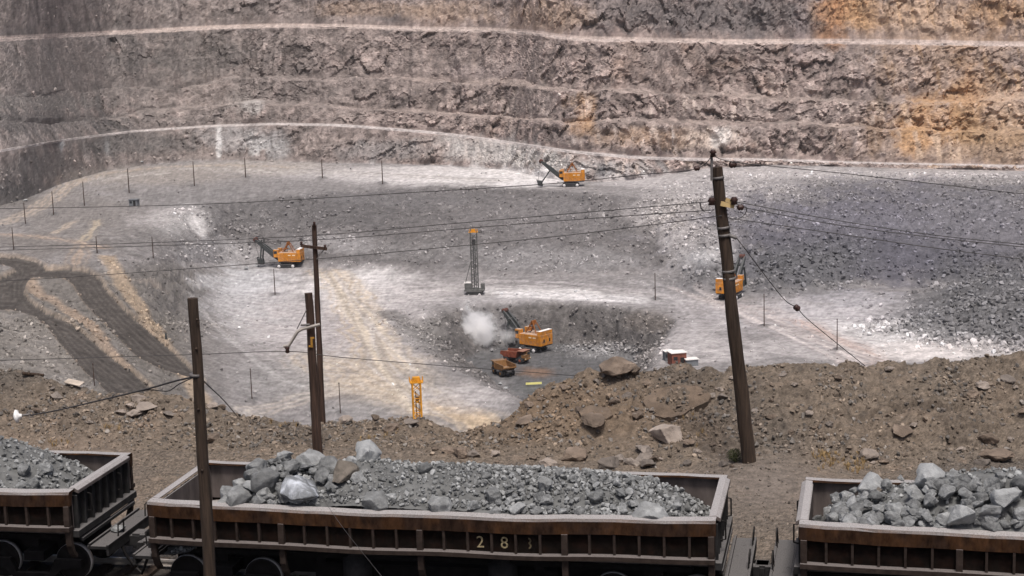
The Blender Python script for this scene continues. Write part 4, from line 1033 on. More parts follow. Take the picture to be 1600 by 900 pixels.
LNAME = {'c': 'middle wagon', 'r': 'right hand wagon', 'l': 'left hand wagon'}
for key in 'crl':
    o = LOADS[key][0]
    gx, gy = np.meshgrid(np.linspace(-HL + .17, HL - .17, 340), np.linspace(-HW + .22, HW - .22, 90))
    gz = load_h(key, gx, gy)
    P = np.stack([gx, gy, gz], -1)
    gz = gz - bare(key, gx) + .05 * fbm(P, 1.6, 3, off=6) + .035 * fbm(P, 6, 4, gain=.65, off=8) - .03
    P[..., 2] = gz
    mw = np.array(o.matrix_world)
    PW = P @ mw[:3, :3].T + mw[:3, 3]
    cc = np.array([.12, .122, .12]) * (1 + .5 * fbm(P, 4, 4, off=2))[..., None]
    nn = {'c': 6500, 'r': 2600, 'l': 3200}[key]
    lx = rng.uniform(-HL + .35, HL - .3, nn); ly = rng.uniform(-HW + .3, HW - .3, nn); ly[:nn // 7] = rng.uniform(-HW + .27, -HW + .5, nn // 7)
    size = .03 + .17 * rng.random(nn) ** np.where(lx > .5, 2.2, 5.0 if key == 'c' else 3.4)
    lz = load_h(key, lx, ly) + size * .1 - bare(key, lx)
    SPts = np.stack([lx, ly, lz], -1) @ mw[:3, :3].T + mw[:3, 3]
    cs = np.array([.21, .215, .214]) * rng.uniform(.45, 1.55, nn)[:, None]
    F = grid_faces(*gx.shape).reshape(-1, 4)
    ro = rubble('crushed_ore', SPts, size, cs, M['rubble'], {'c': 'fine grey crushed ore filling the middle wagon between the big rocks', 'r': 'grey crushed ore under the boulders of the right hand wagon', 'l': 'fine grey green crushed ore filling the left hand wagon'}[key], 'crushed ore')
    # the bed of fines joins the same loose mass
    fo = np_mesh('crushed_ore', PW.reshape(-1, 3), F, M['rubble'], cc.reshape(-1, 3), smooth=True)
    with bpy.context.temp_override(active_object=ro, object=ro, selected_objects=[ro, fo], selected_editable_objects=[ro, fo]):
        bpy.ops.object.join()
big = {'c': [(475, 762, 66, 'ore_vein'), (573, 706, 52, 'ore_pale'), (537, 737, 46, 'ore_brown'), (365, 728, 32, 'ore'), (364, 711, 13, 'ore_pale'), (400, 711, 38, 'ore'), (403, 724, 20, 'ore'), (446, 713, 26, 'ore_pale'), (458, 727, 32, 'ore'), (483, 717, 44, 'ore'), (515, 726, 32, 'ore'), (415, 750, 46, 'ore'), (445, 768, 34, 'ore'), (340, 762, 26, 'ore'), (358, 756, 32, 'ore'), (353, 773, 30, 'ore'), (374, 778, 44, 'ore'), (392, 758, 28, 'ore_pale'), (407, 780, 26, 'ore'), (412, 768, 22, 'ore'), (425, 784, 18, 'ore'), (438, 731, 20, 'ore'), (393, 742, 26, 'ore'), (375, 743, 24, 'ore'), (425, 723, 16, 'ore'), (345, 745, 22, 'ore'), (430, 743, 20, 'ore'), (505, 742, 24, 'ore'),
              (546, 726, 30, 'ore'), (665, 731, 26, 'ore'), (690, 718, 16, 'ore'), (587, 787, 46, 'ore'), (686, 790, 42, 'ore'), (772, 772, 26, 'ore'), (850, 755, 30, 'ore'), (809, 795, 32, 'ore_pale'), (839, 799, 28, 'ore'), (930, 773, 26, 'ore'), (971, 769, 24, 'ore'), (965, 751, 18, 'ore_pale'), (1020, 799, 60, 'ore'), (944, 748, 18, 'ore'), (875, 737, 20, 'ore'), (932, 757, 16, 'ore_pale'), (855, 780, 22, 'ore'), (907, 801, 22, 'ore'), (770, 800, 30, 'ore'), (740, 790, 24, 'ore'), (560, 745, 22, 'ore'), (610, 775, 22, 'ore'), (1055, 790, 22, 'ore'), (990, 785, 20, 'ore')],
       'r': [(1359, 755, 52, 'ore_pale'), (1449, 740, 60, 'ore_pale'), (1490, 744, 28, 'ore'), (1373, 768, 24, 'ore_brown'), (1423, 764, 24, 'ore_pale'), (1501, 803, 62, 'ore_pale'), (1575, 777, 56, 'ore_pale'), (1550, 756, 38, 'ore'), (1481, 768, 32, 'ore'), (1545, 797, 44, 'ore'), (1547, 818, 40, 'ore'), (1570, 817, 20, 'ore'), (1327, 813, 32, 'ore'), (1302, 808, 28, 'ore'), (1357, 816, 30, 'ore_pale'), (1334, 784, 28, 'ore_pale'), (1309, 792, 26, 'ore'), (1293, 795, 22, 'ore'), (1337, 802, 22, 'ore'), (1277, 809, 18, 'ore'), (1398, 792, 34, 'ore'), (1373, 793, 24, 'ore'), (1415, 799, 24, 'ore'), (1451, 781, 24, 'ore'), (1451, 804, 30, 'ore'), (1394, 808, 26, 'ore'), (1526, 785, 22, 'ore'), (1506, 760, 22, 'ore'), (1543, 772, 16, 'ore_pale'), (1524, 749, 20, 'ore'), (1508, 770, 20, 'ore'), (1420, 815, 24, 'ore'), (1470, 822, 28, 'ore'), (1400, 775, 20, 'ore'), (1595, 800, 30, 'ore'), (1600, 755, 40, 'ore'), (1385, 755, 20, 'ore'), (1350, 775, 20, 'ore')],
       'l': [(38, 733, 26, 'ore'), (70, 729, 30, 'ore'), (49, 757, 28, 'ore'), (33, 760, 20, 'ore'), (108, 757, 14, 'ore'), (12, 745, 14, 'ore'), (85, 750, 12, 'ore')]}
UNIQ = {('c', 0): 'largest veined boulder in the middle wagon, streaked with white', ('c', 1): 'pale grey boulder crowning the heap behind the fines in the middle wagon', ('c', 2): 'brown stained boulder on the heap of the middle wagon beside the pale one', ('c', 40): 'wide flat rock at the right end of the middle wagon load by the near rim',
        ('r', 5): 'biggest pale boulder of the right hand wagon lying by the near rim', ('r', 1): 'broad pale boulder topping the heap of the right hand wagon', ('r', 3): 'brown stained rock on the left slope of the right hand load'}
for key in 'crl':
    for i, (x, y, wpx, k) in enumerate(big[key]):
        p, q = load_hit(key, x, y + wpx * .22)
        if p is None:
            p, q = load_hit(key, x, y + wpx * .5 + 5)
            if p is None: continue
        s = wpx * visible_depth(p) / FPX * (1.15 if key == 'r' or wpx <= 20 else 1.3)
        p.z += s * .14
        lab = UNIQ.get((key, i))
        nm = 'ore_boulder' if wpx > 36 else 'ore_rock'
        put_rock(random.choice(ORE[k]), nm, p, s, lab or ('pale grey' if k == 'ore_pale' else 'grey') + ' angular ore rock heaped in the ' + LNAME[key], None if lab else ('pale ' if k == 'ore_pale' else '') + 'ore rocks heaped in the ' + LNAME[key], 'ore rock', random.uniform(.85, 1.15), tilt=.5)
    reg = {'c': [(740, 1085, 745, 802, 56, .14, .32), (500, 700, 715, 795, 10, .1, .22), (335, 520, 712, 785, 40, .22, .42)], 'r': [(1285, 1600, 745, 825, 92, .24, .46)], 'l': [(0, 110, 705, 765, 8, .12, .25)]}[key]
    for x0, x1, y0, y1, n, s_lo, s_hi in reg:
        for _ in range(n):
            x, y = random.uniform(x0, x1), random.uniform(y0, y1)
            p, q = load_hit(key, x, y)
            if p is None: continue
            s = random.uniform(s_lo, s_hi); p.z += s * .08
            put_rock(random.choice(ORE['ore']), 'ore_rock', p, s, 'grey angular ore rock heaped in the ' + LNAME[key], 'ore rocks heaped in the ' + LNAME[key], 'ore rock', random.uniform(.75, 1.1), tilt=.6)

# loose lump left on the end deck of the left wagon
dk = wag_l.matrix_world @ Vector((HL + .42, -.2, 1.24))
put_rock(ORE['ore'][2], 'ore_rock', dk, .42, 'flat dark ore rock left lying on the end deck of the left hand wagon', cat='ore rock', flat=.7, tilt=.05)

# track under the train
trk = [(wag_l.matrix_world @ Vector((-7, 0, 0))), wag_l.matrix_world @ Vector((0, 0, 0)), wag_l.matrix_world @ Vector((7, 0, 0)), wag_c.matrix_world @ Vector((0, 0, 0)), wag_r.matrix_world @ Vector((-7.1, 0, 0)), wag_r.matrix_world @ Vector((0, 0, 0)), wag_r.matrix_world @ Vector((7, 0, 0))]
tr_ = empty('railway_track', (0, 0, 0)); tag(tr_, 'rails and sleepers under the row of ore wagons', 'railway track', kind='structure')
def off_line(pts, d):
    out = []
    for i, p in enumerate(pts):
        t = (pts[min(i + 1, len(pts) - 1)] - pts[max(i - 1, 0)]).normalized()
        out.append(p + Vector((-t.y, t.x, 0)) * d)
    return out
for d in (-.74, .74):
    mb = MB(); pl_ = off_line(trk, d)
    for a_, b_ in zip(pl_[:-1], pl_[1:]):
        mb.bar(a_ + Vector((0, 0, .165)), b_ + Vector((0, 0, .165)), .07, .05).bar(a_ + Vector((0, 0, .1)), b_ + Vector((0, 0, .1)), .018, .10).bar(a_ + Vector((0, 0, .045)), b_ + Vector((0, 0, .045)), .13, .02)
    mb.build('rail', M['palesteel'], tr_)
sl0 = None
tot = sum((b - a).length for a, b in zip(trk[:-1], trk[1:]))
ns = int(tot / .62)
for i in range(ns):
    d = (i + .5) * tot / ns
    for a, b in zip(trk[:-1], trk[1:]):
        if d <= (b - a).length: break
        d -= (b - a).length
    p = a + (b - a).normalized() * d; ang = math.atan2((b - a).y, (b - a).x)
    if sl0 is None:
        sl0 = MB().box((0, 0, 0), (.22, 2.5, .14)).build('sleeper', M['wood'], tr_); so = sl0
    else:
        so = sl0.copy(); COL.objects.link(so); so.parent = tr_
    so.location = (p.x, p.y, -.02); so.rotation_euler = (0, 0, ang)

# ------------------------------------------------------------------ poles and lines
def pole_mesh(a, b, r0, r1, seed, n=14, seg=26):
    a, b = Vector(a), Vector(b); d = b - a
    u = d.normalized().orthogonal().normalized(); v = d.normalized().cross(u)
    vs = []
    for i in range(seg + 1):
        t = i / seg
        c = a + d * t + Vector((mnoise.noise((t * 3, seed, 0)), mnoise.noise((t * 3, seed, 5)), 0)) * r0 * .35
        for k in range(n):
            an = 2 * math.pi * k / n
            dirv = u * math.cos(an) + v * math.sin(an)
            rr = (r0 + (r1 - r0) * t) * (1 + .10 * mnoise.noise((dirv.x * 2 + seed, dirv.y * 2, t * 9)) + .05 * mnoise.noise((dirv.x * 5, dirv.y * 5 + seed, t * 30)))
            vs.append(c + dirv * rr)
    fs = [(i * n + k, i * n + (k + 1) % n, (i + 1) * n + (k + 1) % n, (i + 1) * n + k) for i in range(seg) for k in range(n)]
    m = MB(); m.add(vs, fs, True); m.add(vs[-n:], [tuple(range(n))]); m.add(vs[:n], [tuple(range(n))[::-1]])
    return m
def pole(label, a, b, r0, r1, m='wood', seed=1, group=None):
    root = empty('utility_pole', a, 0, label, 'utility pole', group)
    A = Vector(a)
    pm_ = pole_mesh(Vector((0, 0, -.3)), Vector(b) - A, r0, r1, seed)
    pm_.build('shaft', M[m], root)
    return root, A
def V3(px, py, Y): return Vector(at_y(px, py, Y))
# near leaning pole on the right
pb = bank_at(1172, 722); YR = pb.y
pt = V3(1120, 261, YR - .1)
rp, A = pole('thick weathered wooden pole leaning left, standing between the right and middle wagons', pb, pt, .205, .15, 'wood', 3)
ax = (pt - pb).normalized()
def on_pole(f): return (pt - pb) * f
for f in (.965, .80, .775, .655, .63):
    c = on_pole(f); r = .205 + (.15 - .205) * f + .012
    MB().lathe([(r - .03, -.035), (r, -.035), (r, .035), (r - .03, .035)], c, ax, 16).build('iron_band', M['steel'], rp)
br = MB().tube([V3(1112, 282, YR - .22) - A, V3(1112, 243, YR - .22) - A], .035, 8).build('top_bracket', M['steel'], rp)
MB().lathe([(.03, -.09), (.09, -.08), (.06, 0), (.10, .03), (.05, .1)], V3(1114, 240, YR - .22) - A, (0, 0, 1), 14).build('insulator', M['insul'], rp)
MB().bar(V3(1126, 318, YR - .25) - A, V3(1147, 322, YR - .25) - A, .10, .12).bar(V3(1134, 312, YR - .25) - A, V3(1147, 316, YR - .25) - A, .1, .1).build('pale_bracket', M['amber'], rp)
for x, y in ((1112, 315), (1147, 314)):
    MB().lathe([(.03, -.10), (.10, -.09), (.07, -.02), (.11, .02), (.06, .11)], V3(x, y, YR - .3) - A, (0, 0, 1), 14).build('insulator', M['insul'], rp)
MB().tube([V3(1140, 368, YR - .2) - A, V3(1151, 372, YR - .25) - A], .05, 8).build('guy_hook', M['steel'], rp)
MB().tube([V3(1151, 372, YR - .25) - A, V3(1162, 386, YR - .2) - A], .018, 6).build('guy_rod', M['steel'], rp)
pole_a_base = V3(328, 900, 29.4); dirA = (pole_a_base - V3(301, 466, 29.4)).normalized()
pa0 = pole_a_base + dirA * (pole_a_base.z / -dirA.z) ; pa0.z = 0
pr_, A = pole('rough wooden pole rising in front of the left end of the middle wagon', pa0, V3(301, 466, 29.4), .128, .098, 'wood', 9)
MB().lathe([(.09, -.03), (.125, -.03), (.125, .03), (.09, .03)], V3(306, 586, 29.4) - A, (0, 0, 1), 14).build('iron_band', M['steel'], pr_)
for x, y in ((308, 500), (310, 640), (316, 735), (307, 545)):
    MB().lathe([(.02, -.01), (.028, .0), (.012, .03)], V3(x, y, 29.28) - A, (.3, -1, .2), 8).build('branch_stub', M['wood'], pr_)
pbB = bank_at(497, 714); YB = pbB.y
pr_b, A = pole('stout wooden pole carrying a bent bracket arm, behind the boulders of the middle wagon', pbB, V3(482, 458, YB), .15, .115, 'wood2', 15)
arm = MB().tube([V3(500, 507, YB - .18) - A, V3(472, 514, YB - .18) - A, V3(465, 518, YB - .18) - A, V3(451, 540, YB - .18) - A, V3(443, 541, YB - .18) - A], .048, 8).build('bracket_arm', M['palesteel'], pr_b)
MB().tube([V3(470, 508, YB - .2) - A, V3(484, 507, YB - .2) - A], .03, 8).build('cross_pin', M['steel'], pr_b)
MB().tube([V3(464, 514, YB - .16) - A, V3(479, 484, YB - .16) - A], .016, 6).build('stay_rod', M['steel'], pr_b)
MB().lathe([(.03, -.11), (.07, -.08), (.05, 0), (.08, .05), (.03, .1)], V3(449, 546, YB - .18) - A, (0, 0, 1), 12).build('insulator', M['insul'], pr_b)
MB().box(V3(487, 535, YB - .155) - A, (.06, .02, .30)).box(V3(488, 528, YB - .158) - A, (.12, .02, .05)).box(V3(485, 541, YB - .158) - A, (.1, .02, .05)).build('ochre_paint_mark', M['ochre'], pr_b)
ycr = bank_at(503, 656).y + .7
pr_c, A = pole('tall thin wooden pole with a short crossarm, just behind the stout bracket pole', V3(504, 668, ycr), V3(491, 352, ycr), .105, .075, 'wood2', 22)
ca = MB().bar(V3(470, 384, ycr - .12) - A, V3(511, 389, ycr - .12) - A, .09, .09).build('crossarm', M['wood2'], pr_c)
MB().bar(V3(507, 389, ycr - .1) - A, V3(495, 405, ycr - .1) - A, .03).build('brace', M['steel'], pr_c)
for x, y in ((471, 381), (508, 386), (491, 350)):
    MB().lathe([(.02, -.06), (.05, -.03), (.035, .02), (.05, .05), (.02, .08)], V3(x, y, ycr - .12) - A, (0, 0, 1), 10).build('insulator', M['insul'], pr_c)
# thin poles down in the pit
def pit_lab(x, y):
    return {(22, 390): 'thin dark pole above the left end of the dark hairpin road', (40, 351): 'thin pole on a gravel heap at the far left of the upper bench', (84, 335): 'thin pole on a gravel heap where the tan tracks swing up the bench',
            (131, 320): 'thin pole just right of the tan tracks on the upper bench', (202, 300): 'thin pole on a gravel heap straight above the grey bench box', (303, 291): 'thin pole on the upper bench right of the grey box', (384, 278): 'thin pole near the white streaked wall on the upper bench',
            (503, 279): 'thin pole on a gravel heap at the back of the upper bench', (597, 287): 'thin pole on the bright part of the upper bench', (153, 395): 'short thin pole above the bend of the dark haul road', (239, 405): 'thin dark pole on the rocky edge right of the haul road bend',
            (430, 461): 'reddish thin pole in front of the left hand shovel', (532, 646): 'thin pole seen between the wooden poles and the yellow mast', (394, 625): 'thin pole beside the dark slope left of the wooden poles', (149, 604): 'thin pole at the lower edge of the dark haul road',
            (1025, 468): 'thin pole on the pale floor right of the hollow', (1195, 510): 'thin pole on a gravel heap right of the leaning pole', (1309, 547): 'thin pole by the reddish tracks on the right pit floor'}[(x, y)]
for x, y, yt in POLES:
    g = pit_at(x, y)
    t = V3(x - (0 if x < 600 else 1), yt, g.y)
    root = empty('utility_pole', g, 0, pit_lab(x, y), 'utility pole', 'thin poles standing about the pit')
    rr = .5 * 1.5 * g.y / FPX
    MB().tube([(0, 0, -.4), (0, 0, (t.z - g.z) * .5), (0, 0, t.z - g.z)], [rr * 1.1, rr, rr * .8], 8).build('shaft', M['wood2'], root)
    MB().lathe([(.05, 0), (.16, .1), (.12, .25), (.05, .35)], (0, 0, t.z - g.z), (0, 0, 1), 8).build('insulator', M['insul'], root)
# lines
def wire(name, label, pts, r=.0115, cat='power line', group=None, m='wire', sub=6):
    P = [V3(*p) for p in pts]; out = []
    for i in range(len(P) - 1):
        p0, p1, p2, p3 = P[max(i - 1, 0)], P[i], P[i + 1], P[min(i + 2, len(P) - 1)]
        for k in range(sub):
            t = k / sub
            out.append(.5 * ((2 * p1) + (p2 - p0) * t + (2 * p0 - 5 * p1 + 4 * p2 - p3) * t * t + (3 * p1 - p0 - 3 * p2 + p3) * t ** 3))
    out.append(P[-1])
    o = MB().tube(out, r, 6).build(name, M[m])
    return tag(o, label, cat, group)
def yl(x, x0, y0, x1, y1): return y0 + (y1 - y0) * (x - x0) / (x1 - x0)
def wl_(pts, x0, Y0, x1, Y1): return [(x, y, yl(x, x0, Y0, x1, Y1)) for x, y in pts]
Yp = YR - .25
wire('power_line', 'topmost wire running left from the head of the leaning pole', wl_([(-150, 328), (0, 326), (320, 319), (640, 301), (860, 287), (1000, 273), (1087, 264), (1114, 241)], -150, 58, 1114, Yp))
wire('power_line', 'upper of the two close wires meeting the bracket of the leaning pole', wl_([(-150, 388), (0, 386), (240, 379), (490, 368), (700, 350), (900, 333), (1112, 315)], -150, 60, 1112, Yp))
wire('power_line', 'lower of the two close wires meeting the leaning pole below its bracket', wl_([(-150, 393), (0, 391), (240, 384), (490, 375), (700, 359), (900, 343), (1116, 328)], -150, 60, 1116, Yp))
wire('power_line', 'lowest wire sloping up to the leaning pole across the drill mast', wl_([(-150, 446), (60, 436), (280, 421), (490, 405), (700, 386), (900, 366), (1128, 337)], -150, 62, 1128, Yp))
wire('power_line', 'wire running right from the head of the leaning pole past a round insulator', wl_([(1114, 241), (1145, 253), (1300, 269), (1450, 286), (1600, 303), (1750, 318)], 1114, Yp, 1750, 40))
wire('power_line', 'upper of two close wires running right from the pole bracket', wl_([(1148, 315), (1300, 343), (1450, 366), (1600, 382), (1750, 396)], 1148, Yp, 1750, 41))
wire('power_line', 'lower of two close wires running right from the pole bracket', wl_([(1150, 322), (1300, 350), (1450, 370), (1600, 386), (1750, 401)], 1150, Yp, 1750, 42))
wire('power_line', 'lowest wire running right from the leaning pole', wl_([(1140, 341), (1300, 364), (1450, 386), (1600, 405), (1750, 422)], 1140, Yp, 1750, 42))
wire('jumper_wire', 'loose jumper loop hanging right of the leaning pole bracket', wl_([(1150, 322), (1166, 324), (1163, 336), (1152, 342), (1141, 341)], 1100, Yp, 1200, Yp), .012, 'jumper wire')
wire('jumper_wire', 'short jumper dropping between two wires left of the leaning pole', wl_([(1094, 317), (1096, 326), (1101, 330)], 1000, Yp + .1, 1200, Yp), .02, 'jumper wire')
def ball(label, x, y, Y, r, name='insulator', m='insul', axis=(1, 0, .1)):
    o = MB().lathe([(.02, -r * 1.1), (r * .8, -r * .8), (r, -r * .3), (r * .75, 0), (r, r * .3), (r * .8, r * .8), (.02, r * 1.1)], (0, 0, 0), axis, 16).build(name, M[m])
    o.location = V3(x, y, Y); return tag(o, label, 'insulator')
ball('brown insulator strung in the topmost wire left of the leaning pole', 1089, 263, yl(1089, -150, 58, 1114, Yp), .075)
ball('round brown insulator hanging right of the head of the leaning pole', 1145, 257, Yp - .05, .10)
ball('brown insulator strung in the wires right of the leaning pole bracket', 1157, 324, yl(1157, 1150, Yp, 1750, 42), .085)
ge = bank_at(1352, 574)
wire('guy_wire', 'guy wire slanting from the leaning pole down to the right bank', [(1162, 386, YR - .2), (1222, 464, yl(1222, 1162, YR - .2, 1352, ge.y)), (1245, 481, yl(1245, 1162, YR - .2, 1352, ge.y)), (1268, 504, yl(1268, 1162, YR - .2, 1352, ge.y)), (1352, 572, ge.y)], .013, 'guy wire')
ball('dark insulator strung in the slanting guy wire', 1245, 481, yl(1245, 1162, YR - .2, 1352, ge.y), .095, axis=(.75, .1, -.65))
wire('overhead_wire', 'sagging wire held by the bent bracket arm, crossing behind the rough pole', [(-150, 566, 43), (0, 563, 43.5), (300, 554, YB - .3), (449, 549, YB - .18), (530, 558, YB + .5), (700, 572, YB + 4), (860, 584, 56), (1020, 598, 62)], .012, 'overhead wire')
cb = [(304, 589, 29.3), (275, 595, 30.6), (225, 609, 33), (150, 627, 37), (90, 641, 40), (48, 649, 41.5)]
wire('cable', 'thick twisted cable slanting down left from the rough pole', cb, .019, 'cable')
wire('cable', 'thin loose cable looping beside the thick one left of the rough pole', [(302, 590, 29.3), (280, 600, 30.4), (262, 611, 31.3), (235, 609, 32.6), (215, 612, 33.6)], .011, 'cable')
wire('stay_wire', 'thin wire slanting down right from the band of the rough pole', [(311, 588, 29.5), (325, 602, 31), (350, 626, 36), (372, 652, 46)], .012, 'stay wire')
wire('stay_wire', 'thin wire crossing the side of the middle wagon', [(505, 780, 30.5), (540, 830, 29.5), (600, 905, 28)], .004, 'stay wire')
ins = empty('strain_insulator', V3(25, 651, 42), 0, 'white bell shaped insulator at the end of the slanting cable', 'insulator')
MB().lathe([(.03, -.06), (.09, -.05), (.19, .0), (.17, .05), (.07, .09), (.05, .16)], (0, 0, 0), (1, .1, .1), 18).build('bell', M['white'], ins)
MB().tube([(.14, .01, .02), (.38, .02, .05)], .03, 8).build('pin', M['steel'], ins)
MB().tube([(.38 + .09 * math.cos(a), .02, .06 + .09 * math.sin(a)) for a in [i * math.pi / 8 for i in range(17)]], .016, 6).build('ring', M['steel'], ins)

# ------------------------------------------------------------------ machines in the pit
def shovel(label, px, py, rz, boom_ang=42, stick=((6.2, 8.6), (6.0, .9)), scale=1.0):
    g = pit_at(px, py)
    root = empty('mining_shovel', g, rz, label, 'mining shovel', 'orange mining shovels'); root.scale = (scale,) * 3
    for sy in (-1, 1):
        y0, y1 = sorted((sy * 1.5, sy * 2.6))
        tr = MB().prism([(-3.2, .55), (-2.9, .1), (-2.3, -.1), (2.3, -.1), (2.9, .1), (3.2, .55), (2.9, 1.15), (2.3, 1.3), (-2.3, 1.3), (-2.9, 1.15)], 'y', y0, y1).build('crawler_track', M['track'], root)
        for x in (-2.4, 2.4):
            MB().lathe([(.1, 0), (.55, 0), (.5, .12), (.1, .14)], (x, sy * 2.6, .6), (0, sy, 0), 16).build('idler_wheel', M['idler'], tr)
    MB().box((0, 0, .9), (3.6, 3.2, 1.0)).lathe([(1.9, 1.4), (1.9, 2.0), (1.7, 2.1)], (0, 0, 0), n=24).build('carbody', M['track'], root)
    hs = MB().box((-1.3, 0, 3.65), (7.8, 5.4, 3.1)).build('machine_house', M['orange'], root, None, .12)
    MB().box((-1.3, 0, 2.0), (7.4, 5.0, .3)).build('deck_frame', M['track'], root)
    MB().box((-1.1, 0, 5.24), (6.2, 4.8, .08)).box((-1.4, .6, 5.5), (1.6, 1.4, .5)).box((-3.0, -.8, 5.45), (1.0, 1.2, .4)).build('roof', M['roof_dust'], root)
    MB().box((-4.5, 0, 5.75), (1.3, 5.3, 1.1)).build('rear_cabinet', M['orange'], root, None, .08)
    MB().box((-4.5, 0, 6.33), (1.3, 5.2, .08)).build('rear_roof', M['hutroof'], root)
    for x in (-3.8, -2.4, -1.0, .4, 1.8):
        for sy in (-1, 1): MB().box((x, sy * 2.71, 3.7), (.06, .05, 2.9)).build('panel_seam', M['rustred'], hs)
    for sy in (-1, 1): MB().box((-2.9, sy * 2.715, 4.35), (1.0, .05, .3)).box((-1.4, sy * 2.715, 4.35), (.9, .05, .3)).build('lettering', M['sign'], hs)
    for y in (-1.3, 1.2): MB().box((-5.21, y, 3.5), (.05, .6, .9)).build('rear_hatch', M['dark'], hs)
    cb_ = MB().box((3.2, 1.9, 5.0), (1.8, 1.5, 2.6)).build('operator_cab', M['orange'], root, None, .08)
    MB().box((4.11, 1.9, 5.4), (.05, 1.3, 1.0)).box((3.4, 2.66, 5.4), (1.1, .05, .9)).build('window', M['glass'], cb_)
    MB().box((3.0, -1.9, 5.55), (1.3, 1.5, 1.6)).build('winch_cabinet', M['orange'], root, None, .08)
    ga = MB()
    for sy in (-1, 1): ga.bar((1.4, sy * 1.3, 5.1), (-.7, sy * .7, 8.6), .28).bar((-2.6, sy * 1.3, 5.1), (-.7, sy * .7, 8.6), .22)
    ga.bar((-.7, -.9, 8.6), (-.7, .9, 8.6), .35).bar((.2, -1.05, 7.0), (.2, 1.05, 7.0), .2).box((-.5, 0, 8.0), (.9, 1.1, .9)).box((.5, 0, 6.3), (1.6, 2.2, .16))
    ga.build('gantry', M['rustred'], root)
    a = math.radians(boom_ang); bx0, bz0 = 2.6, 2.7; bl = 10.6
    tip = (bx0 + bl * math.cos(a), bz0 + bl * math.sin(a))
    nx, nz = -math.sin(a), math.cos(a)
    def bp(t, h): return (bx0 + bl * t * math.cos(a) + nx * h, bz0 + bl * t * math.sin(a) + nz * h)
    bm_ = MB()
    for y0, y1 in ((-1.1, -.5), (.5, 1.1)):
        bm_.prism([bp(0, -.5), bp(.25, -.75), bp(.6, -.7), bp(1, -.3), bp(1, .3), bp(.6, .75), bp(.25, .75), bp(0, .5)], 'y', y0, y1)
    for t in (.1, .32, .72, .95): c_ = bp(t, 0); bm_.box((c_[0], 0, c_[1]), (.5, 1.2, .6))
    bo = bm_.build('boom', M['boom'], root)
    MB().lathe([(.2, -.7), (.75, -.7), (.65, -.45), (.65, .45), (.75, .7), (.2, .7)], (tip[0], 0, tip[1]), (0, 1, 0), 18).build('tip_sheave', M['tip'], bo)
    (sx0, sz0), (sx1, sz1) = stick
    st = MB()
    for sy in (-1, 1): st.bar((sx0, sy * 1.4, sz0), (sx1, sy * 1.4, sz1), .42)
    st.bar((sx1, -1.4, sz1 + .3), (sx1, 1.4, sz1 + .3), .4).build('dipper_handle', M['boom'], root)
    MB().prism([(sx1 - .9, sz1 - .5), (sx1 + .9, sz1 - .3), (sx1 + 1.2, sz1 + 1.5), (sx1 - .7, sz1 + 1.3)], 'y', -1.1, 1.1).box((sx1 + 1.2, -.8, sz1 + 1.7), (.2, .25, .5)).box((sx1 + 1.2, 0, sz1 + 1.7), (.2, .25, .5)).box((sx1 + 1.2, .8, sz1 + 1.7), (.2, .25, .5)).build('bucket', M['boom'], root)
    for sy in (-1, 1):
        MB().tube([(-.7, sy * .6, 8.7), (tip[0], sy * .4, tip[1] + .5)], .05, 6).build('boom_cable', M['wire'], root)
    MB().tube([(tip[0] + .6, 0, tip[1]), (sx1 + .6, 0, sz1 + 1.5)], .07, 6).build('hoist_cable', M['wire'], root)
    return root
shovel('orange shovel working at the foot of the white rock wall on the upper bench', 893, 291, math.radians(176), 40, ((7.6, 5.9), (11.2, 1.0)))
shovel('orange shovel with upright dipper handle at the left end of the bench slope', 450, 417, math.radians(172), 40, ((8.2, 9.6), (9.2, 1.6)))
shovel('orange shovel standing in the dark hollow above the two trucks', 832, 548, math.radians(140), 48, ((7.2, 8.8), (8.4, 2.2)))
shovel('yellow orange shovel half hidden behind the leaning pole', 1142, 466, math.radians(62), 48, ((7.4, 8.0), (9.0, 2.6)))

